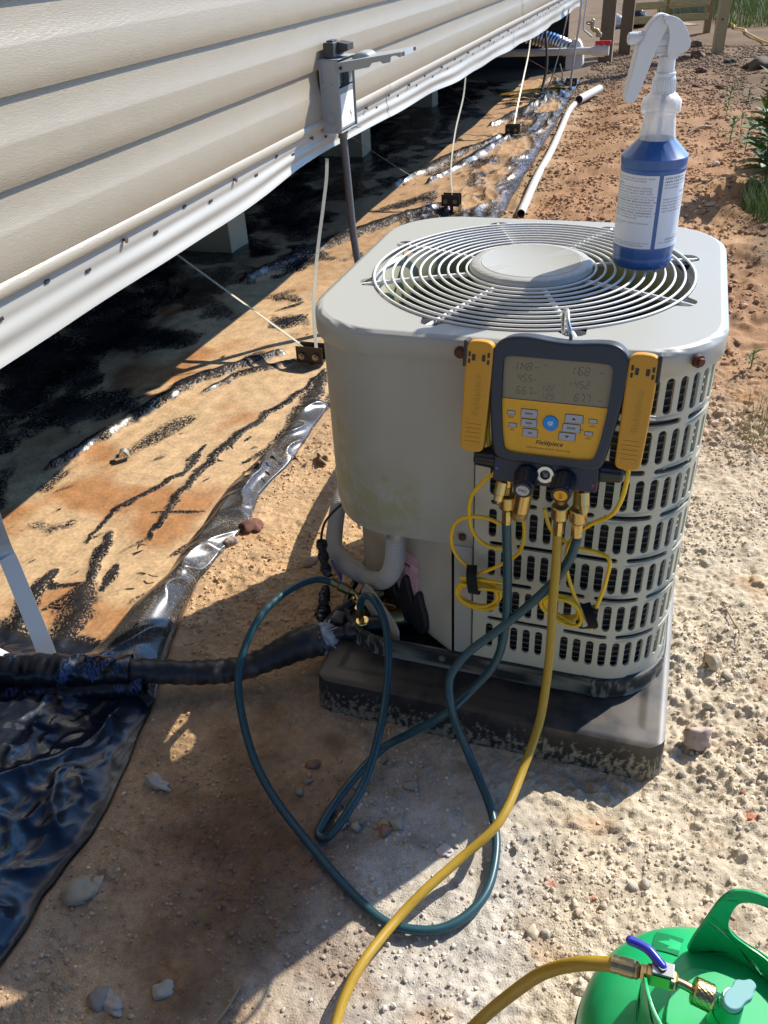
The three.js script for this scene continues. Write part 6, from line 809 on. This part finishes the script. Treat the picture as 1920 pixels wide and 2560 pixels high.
// ---------------------------------------------------------------- weeds and grass
const leafM = [mat([0.085, 0.18, 0.028], 0.7, { transmission: 0.25, thickness: 0 }), mat([0.12, 0.18, 0.028], 0.75, { transmission: 0.3, thickness: 0 }), mat([0.045, 0.10, 0.024], 0.75, { transmission: 0.2, thickness: 0 })], stemM = mat([0.12, 0.12, 0.045], 0.7);
const leafG = [0, 1, 2].map((k) => surf(4, 9, (u, v) => { const w = Math.sin(Math.PI * Math.pow(v, 0.75)) * (0.13 + 0.03 * k), x = (u - 0.5) * 2; return [x * w, 0.10 * Math.abs(x) * w * 4 - (0.15 + 0.14 * k) * v * v + 0.05 * v, v]; }));
function weed(label, x, z, h, n, len, seed, group, m = 0) {
  const r = rng(seed), t = thing('weed', label, 'weed', [x, lowH(x, z) - 0.005, z], 0, group), st = [];
  const stems = h > 0.3 ? 4 : 1, per = Math.ceil(n / stems);
  for (let s = 0; s < stems; s++) {
    const a = r() * 6.28, ln = (s ? 0.2 : 0.06) * h, hh = h * (s ? 0.6 + 0.3 * r() : 1), c = curve([[0, 0, 0], [ln * 0.3 * Math.cos(a), hh * 0.5, ln * 0.3 * Math.sin(a)], [ln * Math.cos(a), hh, ln * Math.sin(a)]]);
    st.push(tube(c, 0.0016 + 0.006 * h * 0.6, 14, 6));
    for (let i = 0; i < per; i++) { const q = 0.12 + 0.88 * (i + r() * 0.6) / per, p = c.getPoint(Math.min(1, q)), o = obj('leaf', leafG[Math.floor(r() * 3)], leafM[(m + (r() < 0.35 ? 1 : 0) + (r() < 0.15 ? 1 : 0)) % 3], t), L = len * (0.55 + 0.6 * r()) * (q > 0.85 ? 0.6 : 1); o.position.copy(p); o.scale.setScalar(L); o.rotation.set(-0.15 - 0.75 * q + 0.35 * (r() - 0.5), i * 2.4 + r() * 0.7, 0, 'YXZ'); }
  }
  obj('stem', st, stemM, t);
}
weed('tall leafy green weed at the right edge, the largest of the weeds', 0.405, -4.56, 0.52, 90, 0.17, 5, null, 0);
weed('second bushy weed behind the tallest one at the right edge', 0.44, -5.0, 0.46, 60, 0.15, 6, null, 0);
weed('small pale weed highest up the bank behind the bottle, near the clods', 0.252, -6.52, 0.19, 26, 0.055, 7, null, 1);
weed('small upright weed right of the bottle shoulder, with a bright tip', 0.262, -5.62, 0.16, 22, 0.07, 8, null, 1);
weed('slender weed between the bright-tipped one and the tallest weed', 0.335, -5.3, 0.20, 28, 0.065, 9, null, 1);
weed('spindly weed at the right edge, above the tallest weed', 0.40, -6.9, 0.12, 12, 0.05, 10, null, 1);
weed('tiny bent weed with few leaves beyond the slender one', 0.335, -6.05, 0.14, 9, 0.05, 11, null, 1);
weed('low sprig at the right edge level with the air conditioner lid', 0.292, -2.55, 0.07, 14, 0.035, 12, null, 0);
weed('tiny sprout beside the lid right behind the bottle base', 0.21, -2.72, 0.05, 9, 0.028, 13, null, 0);
function tuft(name, label, list, w, seed, cA, cB) {             // blades of grass as one instanced mass
  const bl = surf(2, 4, (u, v) => [(u - 0.5) * w * (1 - v * 0.92), v, 0.35 * v * v]), r = rng(seed), m = mat([1, 1, 1], 0.6, { transmission: 0.2, thickness: 0 }), im = new THREE.InstancedMesh(bl, m, list.length), q = new THREE.Object3D(), c = new THREE.Color();
  list.forEach(([x, z, h], i) => { q.position.set(x, lowH(x, z) - 0.004, z); q.rotation.set((r() - 0.5) * 0.7, r() * 6.28, 0, 'YXZ'); q.scale.set(1, h, h); q.updateMatrix(); im.setMatrixAt(i, q.matrix); const k = r(), b = 0.7 + 0.6 * r(); c.setRGB(lerp(cA[0], cB[0], k) * b, lerp(cA[1], cB[1], k) * b, lerp(cA[2], cB[2], k) * b); im.setColorAt(i, c); });
  im.name = numbered(name); im.userData = { label, kind: 'stuff', category: 'grass' }; im.castShadow = im.receiveShadow = true; scene.add(im); return im;
}
{
  const r = rng(41), a = [], b = [], d = [];
  while (a.length < 30000) { const z = -12.3 - 14 * Math.pow(r(), 1.3), x = -0.6 + 6.5 * r(); const e = 0.1 + 0.5 * n2(x * 1.2, z * 0.6) + (z < -13.6 ? -0.8 : 0.12); if (x < e) continue; a.push([x, z, (0.12 + 0.2 * r() * r()) * (z < -13.4 ? 1.3 : 0.7)]); }
  for (let i = 0; i < 900; i++) { const q = r() * 6.28, k = Math.sqrt(r()) * 0.13; b.push([0.40 + k * Math.cos(q) * 0.8, -4.25 + k * Math.sin(q) * 2.2, 0.05 + 0.11 * r()]); }
  for (let i = 0; i < 140; i++) { const q = r() * 6.28, k = Math.sqrt(r()) * 0.05; d.push([0.30 + k * Math.cos(q), -2.2 + 3 * k * Math.sin(q), 0.03 + 0.05 * r()]); }
  tuft('grass', 'bright green grass growing beyond the posts at the far right', a, 0.009, 3, [0.07, 0.15, 0.025], [0.17, 0.24, 0.05]);
  tuft('grass', 'green grass tuft at the foot of the tallest weed', b, 0.004, 4, [0.08, 0.16, 0.03], [0.16, 0.22, 0.06]);
  tuft('grass', 'dry straw-coloured grass wisps right of the air conditioner', d, 0.003, 5, [0.30, 0.25, 0.12], [0.22, 0.22, 0.07]);
  // a dark shrub beyond the grass
  const sh = thing('shrub', 'dark leafy shrub beyond the grass at the top right corner', 'shrub', [1.9, 0, -19.5]), lv = [];
  const one = surf(2, 3, (u, v) => [(u - 0.5) * 0.07 * Math.sin(Math.PI * Math.pow(v, 0.8) * 0.98 + 0.05), 0.02 * v, v * 0.13]), im = new THREE.InstancedMesh(one, leafM[2], 5000), q = new THREE.Object3D();
  for (let i = 0; i < 5000; i++) { const u = r() * 6.28, w = r(), R = (0.5 + 0.5 * Math.pow(r(), 0.4)) * (1.6 + 0.4 * n2(u * 2, w * 4)); q.position.set(R * Math.cos(u) * Math.sqrt(1 - w * w * 0.8), 0.15 + 1.9 * w * (R / 2), R * Math.sin(u) * 0.8 * Math.sqrt(1 - w * w * 0.8)); q.rotation.set(r() * 3, r() * 6.28, r() * 3); q.scale.setScalar(0.8 + r()); q.updateMatrix(); im.setMatrixAt(i, q.matrix); }
  im.name = 'foliage'; im.userData.kind = 'stuff'; sh.add(im); for (let k = 0; k < 5; k++) lv.push(rod([0.1 * k - 0.2, 0, 0], [0.5 * Math.cos(k * 1.3), 1.2, 0.5 * Math.sin(k * 1.3)], 0.03, 0.012, 8)); obj('stem', lv, stemM, sh);
}

// ---------------------------------------------------------------- stones, clods, gravel
{
  const S = (name, cat, label, x, z, r, seed, flat, rgb, o = {}) => { const m = obj(name, rock(r, seed, flat, 4, o.rough ?? 0.45), mat(rgb, 0.9, { bumpMap: grainBump, bumpScale: 0.001 })); m.position.set(x, groundY(x, z) + r * flat * (o.up ?? 0.1), z); m.rotation.y = seed; tag(m, label, cat, o.group); };
  S('stone', 'stone', 'jagged whitish stone beside the front edge of the black plastic', -0.69, -0.715, 0.026, 3, 0.55, [0.52, 0.43, 0.32], { rough: 0.8 });
  S('stone', 'stone', 'smooth tan cobble tucked against the lower edge of the black plastic', -0.70, -0.508, 0.027, 4, 0.6, [0.40, 0.31, 0.20], { rough: 0.4 });
  S('stone', 'stone', 'small flat pale oval stone next to the tan cobble', -0.683, -0.53, 0.011, 5, 0.4, [0.44, 0.37, 0.28]);
  S('stone', 'stone', 'dark pebble between the tan cobble and the pale oval one', -0.681, -0.512, 0.011, 6, 0.5, [0.16, 0.15, 0.14]);
  S('stone', 'stone', 'grey stone alone on the brown stain at the bottom', -0.505, -0.418, 0.015, 7, 0.55, [0.36, 0.30, 0.23], { rough: 0.6 });
  S('stone', 'stone', 'smooth round grey stone at the lower left of the picture', -0.58, -0.385, 0.017, 8, 0.6, [0.26, 0.21, 0.17], { rough: 0.35 });
  S('stone', 'stone', 'pale flat flake beside the smooth grey stone', -0.562, -0.383, 0.02, 9, 0.35, [0.38, 0.30, 0.22], { rough: 0.7 });
  S('stone', 'stone', 'pinkish upright stone beside the front right corner of the pad', 0.163, -1.04, 0.024, 10, 1.15, [0.45, 0.33, 0.27], { up: 0.5 });
  S('stone', 'stone', 'squarish tan stone right of the pad, higher than the pinkish one', 0.19, -1.24, 0.021, 11, 0.9, [0.55, 0.44, 0.30], { up: 0.5 });
  S('stone', 'stone', 'dark red clod touching the glossy doubled-over plastic edge', -0.85, -1.42, 0.028, 12, 0.75, [0.16, 0.07, 0.045], { rough: 0.8 });
  S('stone', 'stone', 'grey clod beside the dark red one at the plastic edge', -0.872, -1.35, 0.02, 13, 0.7, [0.32, 0.25, 0.2], { rough: 0.7 });
  S('stone', 'stone', 'tan stone in the strip of shade by the ribbed conduit', -0.66, -1.33, 0.019, 14, 0.8, [0.36, 0.28, 0.2]);
  S('stone', 'stone', 'brown stick-like clod by the air conditioner panel on the left', -0.80, -1.76, 0.024, 15, 0.8, [0.34, 0.23, 0.13], { rough: 0.9 });
  S('shell', 'shell', 'broken whitish shell fragment on the shaded ground below the hoses', -0.195, -0.728, 0.013, 16, 0.3, [0.6, 0.52, 0.5], { rough: 0.8 });
  const q = rng(61); const names = [['cluster of pale pebbles in the shade in front of the pad', [-0.36, -0.80], 16, 0.009, 0.11], ['pebbles scattered right of the shadow edge', [0.03, -0.70], 14, 0.008, 0.16], ['pebbles in the lit ground right of the pad', [0.21, -1.12], 22, 0.009, 0.22]];
  const tones = [[0.5, 0.42, 0.3], [0.42, 0.34, 0.25], [0.34, 0.27, 0.2], [0.5, 0.36, 0.2], [0.3, 0.16, 0.1], [0.42, 0.37, 0.29]], pg = [0, 1, 2, 3, 4].map((k) => rock(1, 70 + k, 0.7, 2, 0.6)), pm = tones.map((c) => mat(c, 0.9));
  names.forEach(([l, [cx, cz], n, r0, R]) => { for (let i = 0; i < n; i++) { const a = q() * 6.28, k = Math.sqrt(q()) * R, x = cx + k * Math.cos(a), z = cz + k * Math.sin(a) * 0.8; if (x < 0.13 && x > -0.5 && z < -0.93) continue; const r = r0 * (0.5 + 0.9 * q()); const m = obj('pebble', pg[i % 5], pm[Math.floor(q() * 6)]); m.position.set(x, groundY(x, z) + r * 0.3, z); m.scale.setScalar(r); m.rotation.y = q() * 6; tag(m, 'small rough pebble, one of the ' + l.replace('cluster of ', ''), 'pebble', l); } });
  // dug clods on the far bank
  [['large dark clod at the right edge beyond the weeds', 0.56, -8.7, 0.16, [0.10, 0.08, 0.06]], ['dark clod up by the thick post, right of its shadow', 0.305, -9.1, 0.06, [0.09, 0.07, 0.055]], ['reddish clod left of the dark one, below the post shadow', 0.07, -8.6, 0.06, [0.16, 0.08, 0.06]], ['pair-like reddish clod nearest the bottle cap', 0.045, -7.75, 0.055, [0.17, 0.085, 0.06]], ['small red-brown clod right of the reddish clods', 0.23, -7.75, 0.045, [0.15, 0.075, 0.05]], ['grey clod below the rails, left one of the heap', -0.2, -10.6, 0.10, [0.13, 0.10, 0.075]], ['brown clod below the rails, right one of the heap', -0.02, -10.4, 0.09, [0.16, 0.11, 0.08]], ['dark clod at the edge of the shade by the spray nozzle', -0.42, -7.9, 0.07, [0.10, 0.075, 0.055]], ['flat brown clod beside the foot of the thick post', 0.03, -9.5, 0.10, [0.19, 0.11, 0.065]]].forEach(([l, x, z, r, c], i) => S('clod', 'clod', l, x, z, r, 90 + i, 0.6, c, { rough: 0.7 }));
  S('stone', 'stone', 'white pebble on the bank beside the bottle', 0.185, -5.05, 0.022, 120, 0.6, [0.6, 0.57, 0.52]); S('stone', 'stone', 'tan root-like lump right of the bottle near the lid', 0.17, -4.25, 0.04, 121, 0.45, [0.4, 0.3, 0.19], { rough: 0.9 });
  // twigs
  const tw = mat([0.3, 0.22, 0.13], 0.85); for (const [l, p] of [['thin dry twig on the lit ground right of the pad', [[0.21, 0, -1.42], [0.225, 0.004, -1.36], [0.235, 0.006, -1.33], [0.228, 0, -1.28]]], ['pale straw lying on the shaded ground near the bottom', [[-0.405, 0, -0.45], [-0.41, 0.002, -0.42], [-0.425, 0, -0.38]]], ['dark twig on the sandy plastic near the folded edge', [[-0.985, 0.01, -1.185], [-0.972, 0.012, -1.18], [-0.962, 0.01, -1.184]]], ['bent pale twig on the red bank left of the bottle', [[0.02, 0.01, -5.9], [0.09, 0.02, -6.0], [0.16, 0.01, -6.1]]]]) tag(obj('twig', tube(p.map(([x, y, z]) => [x, y + groundY(x, z) + (x < -0.9 ? 0.022 : 0.003), z]), z0(p), 20, 6), tw), l, 'twig');
  function z0(p) { return p[0][2] < -4 ? 0.007 : 0.0018; }
  // loose crumbs everywhere
  const G = [rock(1, 201, 0.75, 1, 0.6), rock(1, 202, 0.7, 1, 0.6), rock(1, 203, 0.8, 1, 0.7)], list = [[], [], []]; const r = rng(300);
  const free = (x, z) => x > sheetEdge(z) + 0.012 && !(x < 0.11 && x > -0.497 && z < -0.945 && z > -1.64);
  for (let i = 0; i < 120000; i++) { const near = r() < 0.62, z = near ? -0.25 - 1.9 * r() : -2.1 - 8.5 * Math.pow(r(), 1.4), x = near ? -0.95 + 1.4 * r() : -0.95 + 1.9 * r(); if (!free(x, z)) continue; const d = clamp(0.5 + 1.5 * n2(x * 5 + 31, z * 5)) * (x > -0.15 || z < -2 ? 1 : 0.6); if (r() > d) continue; list[i % 3].push([x, z, near ? 0.0008 + 0.0036 * Math.pow(r(), 3.0) : 0.0012 + 0.011 * Math.pow(r(), 6) + 0.0007 * -z]); }
  list.forEach((L, k) => { const im = new THREE.InstancedMesh(G[k], mat([1, 1, 1], 0.95), L.length), q2 = new THREE.Object3D(), c = new THREE.Color(); L.forEach(([x, z, s], i) => { q2.position.set(x, groundY(x, z) + s * 0.25, z); q2.rotation.set(r() * 0.6, r() * 6.28, r() * 0.6); q2.scale.setScalar(s); q2.updateMatrix(); im.setMatrixAt(i, q2.matrix); const g = groundCol(x, z), b = 0.75 + 0.5 * r(), w = r() < 0.06 ? 1.35 : 1; c.setRGB(g[0] * b * w, g[1] * b * w, g[2] * b * w * (w > 1 ? 1.1 : 1)); im.setColorAt(i, c); }); im.name = numbered('gravel'); im.userData = { label: ['loose crumbs of soil strewn over the bare ground', 'fine gravel grit strewn over the bare ground', 'small angular grit mixed into the bare ground'][k], category: 'gravel', kind: 'stuff' }; im.castShadow = im.receiveShadow = true; scene.add(im); });
}
renderer.render(scene, camera);
